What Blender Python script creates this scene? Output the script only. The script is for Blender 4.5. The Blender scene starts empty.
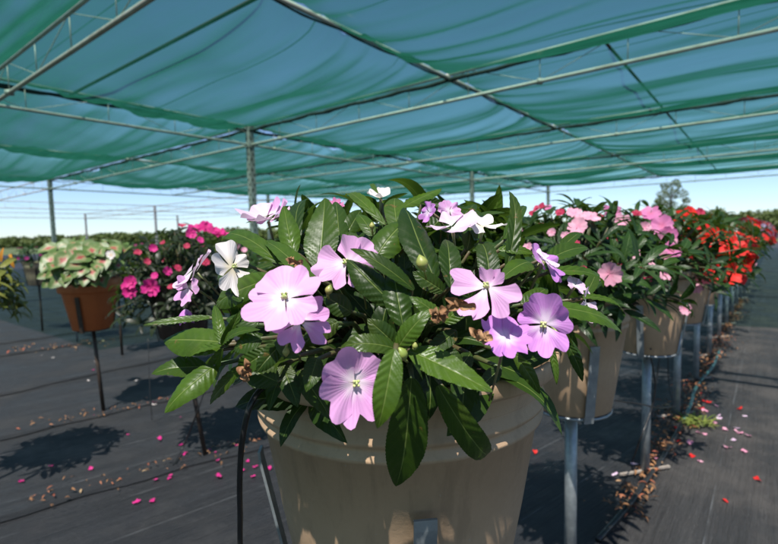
import bpy, math, random
from mathutils import Vector, Matrix, noise
R = math.radians
random.seed(7)
scene = bpy.context.scene
col = scene.collection
V = Vector

# ------------------------------------------------------------------ camera
CAMZ = 1.13
F = 480.0 / 778.0            # focal length in picture widths
PITCH, ROLL = 4.42, -1.35
cam_d = bpy.data.cameras.new('camera'); cam = bpy.data.objects.new('camera', cam_d); col.objects.link(cam)
CM = Matrix.Rotation(R(90 - PITCH), 3, 'X') @ Matrix.Rotation(R(ROLL), 3, 'Z')
cam.matrix_world = Matrix.Translation((0, 0, CAMZ)) @ CM.to_4x4()
cam_d.sensor_width = 36; cam_d.lens = 36 * F; cam_d.clip_start = 0.02; cam_d.clip_end = 3000
cam_d.dof.use_dof = True; cam_d.dof.focus_distance = 0.52; cam_d.dof.aperture_fstop = 7.0
scene.camera = cam
CO = V((0, 0, CAMZ))

def ray(px, py):
    d = CM @ V(((px - 389) / 480.0, -(py - 272) / 480.0, -1.0))
    return d
def at(px, py, Y):
    d = ray(px, py); return CO + d * (Y / d.y)
def ground(px, py, z=0.0):
    d = ray(px, py); return CO + d * ((z - CAMZ) / d.z)
def proj(p):
    q = CM.transposed() @ (V(p) - CO)
    return 389 + 480 * q.x / -q.z, 272 - 480 * q.y / -q.z

# ------------------------------------------------------------------ objects
def setp(o, label=None, cat=None, group=None, kind=None):
    if label: o['label'] = label
    if cat: o['category'] = cat
    if group: o['group'] = group
    if kind: o['kind'] = kind
    return o
def empty(name, loc, label, cat, group=None):
    o = bpy.data.objects.new(name, None); col.objects.link(o); o.location = loc; o.empty_display_size = .1
    return setp(o, label, cat, group)

class MB:
    def __init__(s): s.v = []; s.f = []; s.uv = []; s.t = []; s.m = []
    def add(s, vs, fs, uvs=None, tint=0.5, mi=0):
        b = len(s.v); s.v += [tuple(p) for p in vs]
        s.f += [tuple(b + i for i in f) for f in fs]
        s.uv += uvs if uvs else [(0, 0)] * len(vs)
        s.t += [tint] * len(vs); s.m += [mi] * len(fs)
    def build(s, name, mats, parent=None, smooth=True, world=True):
        me = bpy.data.meshes.new(name)
        off = V(parent.location) if (parent is not None and world) else V((0, 0, 0))
        if parent is not None and parent.parent is not None and world: off = off + V(parent.parent.location)
        me.from_pydata([(p[0] - off.x, p[1] - off.y, p[2] - off.z) for p in s.v], [], s.f)
        if not isinstance(mats, (list, tuple)): mats = [mats]
        for m in mats: me.materials.append(m)
        me.polygons.foreach_set('material_index', s.m)
        me.polygons.foreach_set('use_smooth', [smooth] * len(s.f))
        ul = me.uv_layers.new(name='UVMap')
        vi = [0] * len(me.loops); me.loops.foreach_get('vertex_index', vi)
        flat = []
        for i in vi: flat += s.uv[i]
        ul.data.foreach_set('uv', flat)
        a = me.attributes.new('tint', 'FLOAT', 'POINT'); a.data.foreach_set('value', s.t)
        me.update()
        o = bpy.data.objects.new(name, me); col.objects.link(o)
        if parent is not None: o.parent = parent
        return o
    def box(s, c, size, rot=None, tint=.5, mi=0):
        x, y, z = [k / 2 for k in size]; c = V(c)
        ps = [V((a * x, b * y, d * z)) for a in (-1, 1) for b in (-1, 1) for d in (-1, 1)]
        if rot is not None: ps = [rot @ p for p in ps]
        s.add([c + p for p in ps], [(0, 1, 3, 2), (4, 6, 7, 5), (0, 4, 5, 1), (2, 3, 7, 6), (0, 2, 6, 4), (1, 5, 7, 3)], None, tint, mi)
    def tube(s, pts, rad, n=8, caps=True, tint=.5, mi=0):
        pts = [V(p) for p in pts]; vs = []; fs = []
        up = V((0, 0, 1)); prev = None
        for i, p in enumerate(pts):
            d = (pts[min(i + 1, len(pts) - 1)] - pts[max(i - 1, 0)]).normalized()
            if prev is None:
                a = d.cross(up)
                if a.length < .05: a = d.cross(V((1, 0, 0)))
            else: a = prev - d * prev.dot(d)
            a.normalize(); prev = a; b = d.cross(a)
            r = rad[i] if isinstance(rad, (list, tuple)) else rad
            for k in range(n):
                t = 2 * math.pi * k / n
                vs.append(p + a * (math.cos(t) * r) + b * (math.sin(t) * r))
        for i in range(len(pts) - 1):
            for k in range(n):
                k2 = (k + 1) % n
                fs.append((i * n + k, i * n + k2, (i + 1) * n + k2, (i + 1) * n + k))
        if caps:
            fs.append(tuple(range(n))[::-1]); fs.append(tuple((len(pts) - 1) * n + k for k in range(n)))
        s.add(vs, fs, None, tint, mi)
    def lathe(s, c, prof, n=48, tint=.5, mi=0, sq=0.0):
        vs = []; fs = []; uv = []
        for i, (r, z) in enumerate(prof):
            for k in range(n):
                t = 2 * math.pi * k / n
                rr = r
                if sq:
                    q = 1 / max(abs(math.cos(t)), abs(math.sin(t))); rr = r * (1 + sq * (min(q, 1.28) - 1))
                vs.append((c[0] + rr * math.cos(t), c[1] + rr * math.sin(t), c[2] + z)); uv.append((k / n, i / len(prof)))
        for i in range(len(prof) - 1):
            for k in range(n):
                k2 = (k + 1) % n
                fs.append((i * n + k, i * n + k2, (i + 1) * n + k2, (i + 1) * n + k))
        s.add(vs, fs, uv, tint, mi)

# ------------------------------------------------------------------ materials
def newmat(name):
    m = bpy.data.materials.new(name); m.use_nodes = True; nt = m.node_tree
    for n in list(nt.nodes): nt.nodes.remove(n)
    return m, nt
def N(nt, t, **kw):
    n = nt.nodes.new(t)
    for k, v in kw.items():
        if k.startswith('i_'):
            n.inputs[k[2:].replace('_', ' ')].default_value = v
        else: setattr(n, k, v)
    return n
def L(nt, a, b): nt.links.new(a, b)
def math_(nt, op, a, b=None, c=None, clamp=False):
    n = nt.nodes.new('ShaderNodeMath'); n.operation = op; n.use_clamp = clamp
    for i, x in enumerate((a, b, c)):
        if x is None: continue
        if isinstance(x, (int, float)): n.inputs[i].default_value = x
        else: L(nt, x, n.inputs[i])
    return n.outputs[0]
def mix(nt, f, a, b, bt='MIX'):
    n = nt.nodes.new('ShaderNodeMix'); n.data_type = 'RGBA'; n.blend_type = bt
    for i, x in ((0, f), (6, a), (7, b)):
        if isinstance(x, (int, float)): n.inputs[i].default_value = x
        elif isinstance(x, tuple): n.inputs[i].default_value = (*x[:3], 1)
        else: L(nt, x, n.inputs[i])
    return n.outputs[2]
def smooth(nt, x, lo, hi, a=0.0, b=1.0):
    n = nt.nodes.new('ShaderNodeMapRange'); n.interpolation_type = 'SMOOTHSTEP'
    L(nt, x, n.inputs[0]); n.inputs[1].default_value = lo; n.inputs[2].default_value = hi
    n.inputs[3].default_value = a; n.inputs[4].default_value = b
    return n.outputs[0]
def out(nt, sh):
    o = nt.nodes.new('ShaderNodeOutputMaterial'); L(nt, sh, o.inputs[0])
def noise_(nt, scale, detail=4, rough=.6, vec=None, out_='Fac'):
    n = nt.nodes.new('ShaderNodeTexNoise'); n.inputs['Scale'].default_value = scale
    n.inputs['Detail'].default_value = detail; n.inputs['Roughness'].default_value = rough
    if vec is not None: L(nt, vec, n.inputs['Vector'])
    return n.outputs[out_]
def objco(nt): return nt.nodes.new('ShaderNodeTexCoord').outputs['Object']

def simple(name, c1, c2=None, rough=.5, metal=0, scale=8, bump=0.0, bscale=60, lo=.35, hi=.65):
    m, nt = newmat(name); co = objco(nt)
    p = N(nt, 'ShaderNodeBsdfPrincipled'); p.inputs['Metallic'].default_value = metal
    f = noise_(nt, scale, 6, .65, co)
    L(nt, mix(nt, smooth(nt, f, lo, hi), c1, c2 or tuple(k * .7 for k in c1)), p.inputs['Base Color'])
    L(nt, smooth(nt, noise_(nt, scale * 3, 4, .6, co), .3, .7, rough * .8, min(1, rough * 1.2)), p.inputs['Roughness'])
    if bump:
        b = N(nt, 'ShaderNodeBump'); b.inputs['Strength'].default_value = bump; b.inputs['Distance'].default_value = .002
        L(nt, noise_(nt, bscale, 5, .6, co), b.inputs['Height']); L(nt, b.outputs[0], p.inputs['Normal'])
    out(nt, p.outputs[0]); return m

def leaf_mat(name, dark, light, vein, nv=9, rough=.36, trans=.18, spots=0.35):
    m, nt = newmat(name)
    uv = nt.nodes.new('ShaderNodeUVMap'); uv.uv_map = 'UVMap'
    sp = nt.nodes.new('ShaderNodeSeparateXYZ'); L(nt, uv.outputs[0], sp.inputs[0])
    u, v = sp.outputs[0], sp.outputs[1]
    av = math_(nt, 'ABSOLUTE', v)
    tint = N(nt, 'ShaderNodeAttribute', attribute_name='tint').outputs['Fac']
    co = objco(nt)
    nz = noise_(nt, 55, 5, .6, co)
    base = mix(nt, tint, dark, light)
    base = mix(nt, smooth(nt, nz, .3, .75, 0, .45), base, tuple(k * 1.5 for k in dark))
    # lateral veins
    ph = math_(nt, 'SUBTRACT', math_(nt, 'MULTIPLY', u, nv), math_(nt, 'MULTIPLY', math_(nt, 'POWER', av, 1.2), nv * .17))
    fr = math_(nt, 'ABSOLUTE', math_(nt, 'SUBTRACT', math_(nt, 'FRACT', ph), .5))      # 0 at vein
    lat = smooth(nt, fr, 0.0, .055, 1, 0)
    mid = smooth(nt, av, .012, .055, 1, 0)
    lowf = smooth(nt, noise_(nt, 14, 2, .5, co), .35, .65, .15, 1.0)
    vn = math_(nt, 'MAXIMUM', math_(nt, 'MULTIPLY', math_(nt, 'MULTIPLY', lat, lowf), .20), math_(nt, 'MULTIPLY', mid, .85))
    base = mix(nt, vn, base, vein)
    base = mix(nt, math_(nt, 'MULTIPLY', smooth(nt, noise_(nt, 9, 3, .5, co), .58, .74), .35 if spots else 0), base, (.11, .13, .02))
    # brown blemishes, only on a few leaves
    bl = math_(nt, 'MULTIPLY', smooth(nt, noise_(nt, 60, 4, .6, co), .66, .71), spots)
    base = mix(nt, bl, base, (.16, .09, .03))
    p = N(nt, 'ShaderNodeBsdfPrincipled'); L(nt, base, p.inputs['Base Color'])
    L(nt, smooth(nt, nz, .3, .7, rough * .85, rough * 1.25), p.inputs['Roughness'])
    p.inputs['Specular IOR Level'].default_value = .27
    h = math_(nt, 'ADD', math_(nt, 'MULTIPLY', smooth(nt, fr, 0, .5), lowf), math_(nt, 'MULTIPLY', smooth(nt, av, 0, .12), .8))
    h = math_(nt, 'ADD', h, math_(nt, 'MULTIPLY', noise_(nt, 420, 3, .6, co), .35))
    b = N(nt, 'ShaderNodeBump'); b.inputs['Strength'].default_value = .5; b.inputs['Distance'].default_value = .0008
    L(nt, h, b.inputs['Height']); L(nt, b.outputs[0], p.inputs['Normal'])
    t = N(nt, 'ShaderNodeBsdfTranslucent'); L(nt, mix(nt, .5, base, (.16, .30, .03)), t.inputs['Color'])
    ms = N(nt, 'ShaderNodeMixShader'); ms.inputs[0].default_value = trans
    L(nt, p.outputs[0], ms.inputs[1]); L(nt, t.outputs[0], ms.inputs[2]); out(nt, ms.outputs[0]); return m

def petal_mat(name, edge, centre, deep, trans=.3, eye=.22):
    m, nt = newmat(name)
    uv = nt.nodes.new('ShaderNodeUVMap'); uv.uv_map = 'UVMap'
    sp = nt.nodes.new('ShaderNodeSeparateXYZ'); L(nt, uv.outputs[0], sp.inputs[0]); u, v = sp.outputs[0], sp.outputs[1]
    tint = N(nt, 'ShaderNodeAttribute', attribute_name='tint').outputs['Fac']
    c = mix(nt, tint, edge, deep)
    c = mix(nt, smooth(nt, u, eye * .4, eye * 2.4, 1, 0), c, centre)
    ln = math_(nt, 'FRACT', math_(nt, 'MULTIPLY', v, 5.5)); ln = math_(nt, 'ABSOLUTE', math_(nt, 'SUBTRACT', ln, .5))
    c = mix(nt, math_(nt, 'MULTIPLY', smooth(nt, ln, 0, .16, .10, 0), smooth(nt, u, .1, .9, 1, .2)), c, deep)
    co = objco(nt)
    c = mix(nt, smooth(nt, noise_(nt, 45, 4, .6, co), .3, .7, 0, .22), c, deep)
    p = N(nt, 'ShaderNodeBsdfPrincipled'); L(nt, c, p.inputs['Base Color']); p.inputs['Roughness'].default_value = .55
    p.inputs['Specular IOR Level'].default_value = .3
    p.inputs['Sheen Weight'].default_value = .15
    b = N(nt, 'ShaderNodeBump'); b.inputs['Strength'].default_value = .35; b.inputs['Distance'].default_value = .0008
    L(nt, math_(nt, 'ADD', ln, math_(nt, 'MULTIPLY', noise_(nt, 300, 3, .5, co), .5)), b.inputs['Height']); L(nt, b.outputs[0], p.inputs['Normal'])
    t = N(nt, 'ShaderNodeBsdfTranslucent'); L(nt, c, t.inputs['Color'])
    ms = N(nt, 'ShaderNodeMixShader'); ms.inputs[0].default_value = trans
    L(nt, p.outputs[0], ms.inputs[1]); L(nt, t.outputs[0], ms.inputs[2]); out(nt, ms.outputs[0]); return m

M = {}
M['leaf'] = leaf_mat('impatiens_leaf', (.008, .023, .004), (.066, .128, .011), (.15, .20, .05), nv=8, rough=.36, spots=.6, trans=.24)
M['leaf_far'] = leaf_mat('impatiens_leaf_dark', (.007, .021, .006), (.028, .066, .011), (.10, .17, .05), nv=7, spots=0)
M['leaf_bronze'] = leaf_mat('impatiens_leaf_bronze', (.010, .015, .009), (.022, .036, .013), (.06, .05, .03), nv=7, spots=0)
M['leaf_yellow'] = leaf_mat('yellow_leaf', (.07, .10, .02), (.24, .23, .045), (.3, .28, .08), nv=7)
M['leaf_orange'] = leaf_mat('orange_leaf', (.50, .20, .03), (.60, .30, .05), (.6, .4, .1), nv=7)
M['stem'] = simple('stem_green', (.05, .09, .025), (.09, .06, .03), .45, scale=30)
M['lilac'] = petal_mat('petal_lilac', (.78, .45, .73), (.90, .78, .86), (.64, .29, .60), eye=.22)
M['purple'] = petal_mat('petal_purple', (.62, .28, .68), (.86, .72, .88), (.50, .17, .56), eye=.26)
M['pale'] = petal_mat('petal_pale', (.80, .62, .76), (.88, .84, .82), (.70, .48, .68))
M['pink'] = petal_mat('petal_pink', (.80, .46, .56), (.80, .30, .44), (.74, .30, .44))
M['mauve'] = petal_mat('petal_mauve', (.66, .24, .46), (.6, .15, .3), (.55, .14, .34))
M['rose'] = petal_mat('petal_rose', (.52, .03, .10), (.4, .02, .05), (.40, .02, .07))
M['magenta'] = petal_mat('petal_magenta', (.72, .03, .27), (.6, .02, .2), (.56, .015, .20))
M['red'] = petal_mat('petal_red', (.86, .03, .014), (.6, .01, .01), (.55, .008, .01))
M['white'] = petal_mat('petal_white', (.82, .78, .76), (.8, .7, .5), (.74, .66, .66))
M['stalk'] = simple('flower_stalk', (.16, .20, .07), (.20, .14, .09), .45, scale=60)
M['withered'] = simple('withered_brown', (.20, .09, .035), (.36, .20, .10), .8, scale=60, bump=.5, bscale=150)
M['eye'] = simple('flower_eye', (.38, .48, .14), (.55, .52, .30), .5, scale=200)
M['bud'] = simple('bud_green', (.20, .27, .05), (.32, .30, .09), .45, scale=90)

def pot_mat(name, c1, c2):
    m, nt = newmat(name); co = objco(nt)
    p = N(nt, 'ShaderNodeBsdfPrincipled')
    base = mix(nt, smooth(nt, noise_(nt, 5, 6, .7, co), .35, .7), c1, c2)
    mp = N(nt, 'ShaderNodeMapping'); mp.inputs['Scale'].default_value = (30, 30, 3); L(nt, co, mp.inputs[0])
    base = mix(nt, smooth(nt, noise_(nt, 1.0, 5, .7, mp.outputs[0]), .50, .70, 0, .5), base, tuple(k * .62 for k in c1))
    base = mix(nt, smooth(nt, noise_(nt, 90, 3, .7, co), .66, .74, 0, .5), base, (.40, .36, .30))
    L(nt, base, p.inputs['Base Color'])
    L(nt, smooth(nt, noise_(nt, 20, 5, .7, co), .3, .7, .38, .6), p.inputs['Roughness'])
    b = N(nt, 'ShaderNodeBump'); b.inputs['Strength'].default_value = .25; b.inputs['Distance'].default_value = .001
    L(nt, noise_(nt, 180, 4, .6, co), b.inputs['Height']); L(nt, b.outputs[0], p.inputs['Normal'])
    out(nt, p.outputs[0]); return m
M['pot'] = pot_mat('pot_taupe', (.45, .305, .19), (.40, .27, .17))
M['terra'] = pot_mat('pot_terracotta', (.56, .15, .04), (.50, .13, .038))
M['brownpot'] = pot_mat('pot_brown', (.05, .03, .022), (.04, .025, .02))
M['soil'] = simple('soil', (.035, .024, .016), (.06, .04, .028), .95, scale=40, bump=1, bscale=90)
M['galv'] = simple('galvanised', (.34, .37, .38), (.24, .27, .285), .42, .55, scale=22, bump=.1)
M['darksteel'] = simple('dark_steel', (.045, .035, .03), (.07, .045, .03), .55, .3, scale=25)
M['truss'] = simple('truss_steel', (.50, .49, .46), (.38, .34, .30), .5, .15, scale=3, lo=.4, hi=.7)
M['post_steel'] = simple('column_steel', (.42, .41, .40), (.27, .25, .23), .55, .1, scale=6)
M['hole'] = simple('column_hole', (.03, .03, .03), (.04, .035, .03), .9)
M['hem'] = simple('cloth_hem', (.018, .03, .028), (.03, .05, .045), .9, scale=6)
M['cord'] = simple('black_poly', (.012, .012, .013), (.02, .02, .02), .38, scale=30)
M['teal'] = simple('teal_hose', (.05, .16, .15), (.04, .10, .10), .4, scale=20)
M['bar'] = simple('pale_bar', (.36, .32, .27), (.25, .21, .18), .7, scale=30)
M['litter'] = None

# litter: coloured by tint
def tintmat(name, cols, rough=.8, trans=0.0):
    m, nt = newmat(name)
    tint = N(nt, 'ShaderNodeAttribute', attribute_name='tint').outputs['Fac']
    cr = nt.nodes.new('ShaderNodeValToRGB'); L(nt, tint, cr.inputs[0])
    e = cr.color_ramp.elements
    while len(e) < len(cols): e.new(.5)
    for i, c in enumerate(cols): e[i].position = i / (len(cols) - 1); e[i].color = (*c, 1)
    p = N(nt, 'ShaderNodeBsdfPrincipled'); p.inputs['Roughness'].default_value = rough
    L(nt, mix(nt, smooth(nt, noise_(nt, 60, 4, .6, objco(nt)), .3, .7, 0, .5), cr.outputs[0], tuple(k * .5 for k in cols[0])), p.inputs['Base Color'])
    if trans:
        t = N(nt, 'ShaderNodeBsdfTranslucent'); L(nt, cr.outputs[0], t.inputs['Color'])
        ms = N(nt, 'ShaderNodeMixShader'); ms.inputs[0].default_value = trans
        L(nt, p.outputs[0], ms.inputs[1]); L(nt, t.outputs[0], ms.inputs[2]); out(nt, ms.outputs[0])
    else: out(nt, p.outputs[0])
    return m
M['litter'] = tintmat('dry_litter', [(.10, .05, .02), (.22, .10, .04), (.34, .17, .07), (.30, .06, .03), (.42, .30, .16)])
M['tree'] = tintmat('tree_leaf', [(.07, .10, .025), (.12, .165, .04), (.18, .22, .06)], .6, .25)
M['bark'] = simple('bark', (.10, .075, .05), (.06, .045, .03), .9, scale=12, bump=.8, bscale=30)
M['weed'] = leaf_mat('weed_leaf', (.10, .15, .03), (.24, .26, .06), (.3, .3, .1), nv=5)

# caladium leaf
def caladium():
    m, nt = newmat('caladium_leaf')
    uv = nt.nodes.new('ShaderNodeUVMap'); uv.uv_map = 'UVMap'
    sp = nt.nodes.new('ShaderNodeSeparateXYZ'); L(nt, uv.outputs[0], sp.inputs[0]); u, v = sp.outputs[0], sp.outputs[1]
    av = math_(nt, 'ABSOLUTE', v); co = objco(nt)
    nz = noise_(nt, 70, 4, .6, co)
    d = math_(nt, 'ADD', math_(nt, 'ADD', math_(nt, 'ABSOLUTE', math_(nt, 'SUBTRACT', u, .42)), math_(nt, 'MULTIPLY', av, .6)), math_(nt, 'MULTIPLY', math_(nt, 'SUBTRACT', nz, .5), .5))
    c = mix(nt, smooth(nt, d, .25, .55), (.30, .29, .14), (.10, .17, .04))
    c = mix(nt, smooth(nt, d, .10, .32, 1, 0), c, (.36, .07, .06))
    c = mix(nt, smooth(nt, d, .62, .85), c, (.09, .16, .04))
    p = N(nt, 'ShaderNodeBsdfPrincipled'); L(nt, c, p.inputs['Base Color']); p.inputs['Roughness'].default_value = .45
    t = N(nt, 'ShaderNodeBsdfTranslucent'); L(nt, c, t.inputs['Color'])
    ms = N(nt, 'ShaderNodeMixShader'); ms.inputs[0].default_value = .25
    L(nt, p.outputs[0], ms.inputs[1]); L(nt, t.outputs[0], ms.inputs[2]); out(nt, ms.outputs[0]); return m
M['caladium'] = caladium()

# woven ground fabric
def mat_fabric(name, ang, c1, c2, dust):
    m, nt = newmat(name); co = objco(nt)
    mp = N(nt, 'ShaderNodeMapping'); mp.vector_type = 'TEXTURE'; mp.inputs['Rotation'].default_value = (0, 0, R(ang)); L(nt, co, mp.inputs[0])
    sp = nt.nodes.new('ShaderNodeSeparateXYZ'); L(nt, mp.outputs[0], sp.inputs[0])
    st = N(nt, 'ShaderNodeMapping'); st.inputs['Scale'].default_value = (.7, 16, 1); L(nt, mp.outputs[0], st.inputs[0])
    streak = noise_(nt, 1.0, 6, .7, st.outputs[0])
    base = mix(nt, smooth(nt, streak, .35, .7), c1, c2)
    patch = noise_(nt, 2.2, 7, .68, co)
    base = mix(nt, smooth(nt, patch, .45, .68, 0, .55), base, dust)
    base = mix(nt, smooth(nt, noise_(nt, 28, 5, .7, co), .62, .74, 0, .4), base, tuple(k * 1.4 for k in dust))
    # marker threads woven in every 0.3 m
    fr = math_(nt, 'ABSOLUTE', math_(nt, 'SUBTRACT', math_(nt, 'FRACT', math_(nt, 'MULTIPLY', sp.outputs[1], 1 / .31)), .5))
    th = math_(nt, 'MULTIPLY', smooth(nt, fr, .004, .014, 1, 0), smooth(nt, noise_(nt, 3, 4, .7, co), .42, .66, .0, .55))
    base = mix(nt, th, base, (.15, .16, .17))
    p = N(nt, 'ShaderNodeBsdfPrincipled'); L(nt, base, p.inputs['Base Color'])
    L(nt, smooth(nt, patch, .3, .7, .42, .75), p.inputs['Roughness']); p.inputs['Specular IOR Level'].default_value = .35
    w1 = N(nt, 'ShaderNodeTexWave', wave_type='BANDS', bands_direction='X'); w1.inputs['Scale'].default_value = 90; L(nt, mp.outputs[0], w1.inputs[0])
    w2 = N(nt, 'ShaderNodeTexWave', wave_type='BANDS', bands_direction='Y'); w2.inputs['Scale'].default_value = 90; L(nt, mp.outputs[0], w2.inputs[0])
    h = math_(nt, 'ADD', math_(nt, 'MULTIPLY', w1.outputs['Fac'], .05), math_(nt, 'MULTIPLY', w2.outputs['Fac'], .05))
    h = math_(nt, 'ADD', h, math_(nt, 'MULTIPLY', noise_(nt, 5, 6, .65, st.outputs[0]), 1.2))
    h = math_(nt, 'ADD', h, math_(nt, 'MULTIPLY', noise_(nt, 40, 4, .6, co), .25))
    b = N(nt, 'ShaderNodeBump'); b.inputs['Strength'].default_value = .9; b.inputs['Distance'].default_value = .018
    L(nt, h, b.inputs['Height']); L(nt, b.outputs[0], p.inputs['Normal'])
    out(nt, p.outputs[0]); return m
M['mat_left'] = mat_fabric('weed_mat_blue_black', 39, (.010, .011, .0135), (.020, .022, .026), (.042, .043, .044))
M['mat_right'] = mat_fabric('weed_mat_dusty', 51.5, (.029, .028, .028), (.048, .046, .045), (.090, .083, .077))
M['field'] = simple('field', (.055, .09, .022), (.09, .11, .035), .95, scale=.15, bump=.4)
M['dirt'] = simple('dirt', (.10, .075, .055), (.16, .12, .09), .95, scale=9, bump=.8, bscale=60)

# shade cloth: an open green knit, part holes, part translucent yarn
def cloth_mat():
    m, nt = newmat('shade_cloth')
    uv = nt.nodes.new('ShaderNodeUVMap'); uv.uv_map = 'UVMap'
    tint = N(nt, 'ShaderNodeAttribute', attribute_name='tint').outputs['Fac']
    st = N(nt, 'ShaderNodeMapping'); st.inputs['Scale'].default_value = (9, 1.0, 1); L(nt, uv.outputs[0], st.inputs[0])
    nz = noise_(nt, 1.3, 6, .65, st.outputs[0])
    nz2 = noise_(nt, 2.5, 4, .6, uv.outputs[0])
    c = mix(nt, smooth(nt, nz, .3, .7), (.010, .085, .052), (.018, .12, .078))
    c = mix(nt, smooth(nt, nz2, .66, .8, 0, .25), c, (.30, .36, .24))
    su = nt.nodes.new('ShaderNodeSeparateXYZ'); L(nt, uv.outputs[0], su.inputs[0])
    sm = math_(nt, 'ABSOLUTE', math_(nt, 'SUBTRACT', math_(nt, 'FRACT', math_(nt, 'MULTIPLY', su.outputs[0], .55)), .5))
    seamf = smooth(nt, sm, .004, .010, 1, 0)
    d = N(nt, 'ShaderNodeBsdfDiffuse'); L(nt, c, d.inputs[0])
    t = N(nt, 'ShaderNodeBsdfTranslucent'); L(nt, c, t.inputs[0])
    ms = N(nt, 'ShaderNodeMixShader'); ms.inputs[0].default_value = .55
    L(nt, d.outputs[0], ms.inputs[1]); L(nt, t.outputs[0], ms.inputs[2])
    lw = N(nt, 'ShaderNodeLayerWeight'); lw.inputs[0].default_value = .5
    tr = N(nt, 'ShaderNodeBsdfTransparent'); tr.inputs[0].default_value = (.62, .90, .76, 1)
    f = smooth(nt, lw.outputs['Facing'], .38, .93, .34, .97)
    f = math_(nt, 'ADD', f, math_(nt, 'MULTIPLY', math_(nt, 'SUBTRACT', nz, .5), .24), clamp=True)
    f = math_(nt, 'MAXIMUM', f, math_(nt, 'MULTIPLY', seamf, .85))
    m2 = N(nt, 'ShaderNodeMixShader'); L(nt, f, m2.inputs[0]); L(nt, tr.outputs[0], m2.inputs[1]); L(nt, ms.outputs[0], m2.inputs[2])
    out(nt, m2.outputs[0]); return m
M['cloth'] = cloth_mat()

# ------------------------------------------------------------------ plant parts
def prof_leaf(u):
    return max(0, (u + .012) ** .62 * (1 - u) ** .82) / .565
def leaf(mb, base, tip, width, nrm, arch=.08, fold=.25, nu=30, nv=3, tint=.5, corr=.0022, serr=.07, twist=0., curl=0., heart=False, tipdrop=0., seed=None, mi=0):
    base = V(base); tip = V(tip); ax = tip - base; Ln = ax.length
    if Ln < 1e-5: return
    a = ax / Ln; n = V(nrm); n = n - a * n.dot(a)
    if n.length < 1e-4: n = a.orthogonal()
    n.normalize(); s = a.cross(n)
    ph = random.random() * 6.28
    vs = []; uv = []; fs = []
    W = 2 * nv + 1
    for i in range(nu + 1):
        u = i / nu
        c = base + a * (Ln * u) + n * (arch * Ln * 4 * u * (1 - u)) - n * (tipdrop * Ln * max(0, u - .6) ** 2 * 6)
        c = c + s * (math.sin(u * 3.1 + ph) * .02 * Ln)
        tw = twist * u
        s2 = s * math.cos(tw) + n * math.sin(tw); n2 = n * math.cos(tw) - s * math.sin(tw)
        if heart:
            w = width / 2 * (math.sin(math.pi * min(1, .12 + u * .88)) ** .6 * (1.25 - .75 * u))
            if u > .999: w = 0
        else: w = width / 2 * prof_leaf(u)
        if serr and .08 < u < .97:
            w *= 1 + serr * ((i % 2) - .5)
        w *= 1 + .05 * math.sin(u * 9 + ph)
        for j in range(-nv, nv + 1):
            v = j / nv; av = abs(v)
            h = fold * w * av - curl * w * av * av
            vein = math.cos(2 * math.pi * (9 * u - 1.53 * av ** 1.2)) * corr * min(1, av * 2.2) * (1 - u) ** .4 * min(1, u * 5)
            rip = math.sin(u * 14 + ph + (2 if v > 0 else 0)) * .035 * w * av * av
            vs.append(c + s2 * (v * w) + n2 * (h + vein + rip)); uv.append((u, v))
    for i in range(nu):
        for j in range(W - 1):
            k = i * W + j; fs.append((k, k + 1, k + W + 1, k + W))
    mb.add(vs, fs, uv, tint, mi)

def petal(mb, c, d, n, Lp, half, notch=.16, cup=.25, ruf=.05, tint=.4, nu=8, nv=6, lift=0., back=0.):
    """one petal fanning out from c in direction d, facing n; cup bends the tip towards n, back bends it away"""
    c = V(c); n = V(n).normalized(); d = V(d); d = (d - n * d.dot(n)).normalized(); s = d.cross(n)
    ph = random.random() * 6.28; vs = []; uv = []; fs = []; W = 2 * nv + 1; skew = random.uniform(-.13, .13)
    for i in range(nu + 1):
        u = i / nu
        for j in range(-nv, nv + 1):
            v = j / nv
            Rv = Lp * (1 - .30 * abs(v) ** 2.6 - notch * math.exp(-(v / .22) ** 2) + .03 * math.sin(5 * v + ph))
            th = v * half * (.72 + .28 * u)
            rr = u ** .9 * Rv
            x = rr * math.cos(th); y = rr * math.sin(th)
            q = rr / Lp
            z = Lp * (cup * q * q - back * q ** 2.2 * 1.0 + skew * v * q) + Lp * ruf * 1.3 * math.sin(th * 7 + ph) * q * q + Lp * .10 * (y / Lp) ** 2 + Lp * .04 * math.cos(v * 9 + ph) * q ** 3
            vs.append(c + d * x + s * y + n * (z + lift * (.3 + q))); uv.append((u, v))
    for i in range(nu):
        for j in range(W - 1):
            k = i * W + j; fs.append((k, k + 1, k + W + 1, k + W))
    mb.add(vs, fs, uv, tint)

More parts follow.
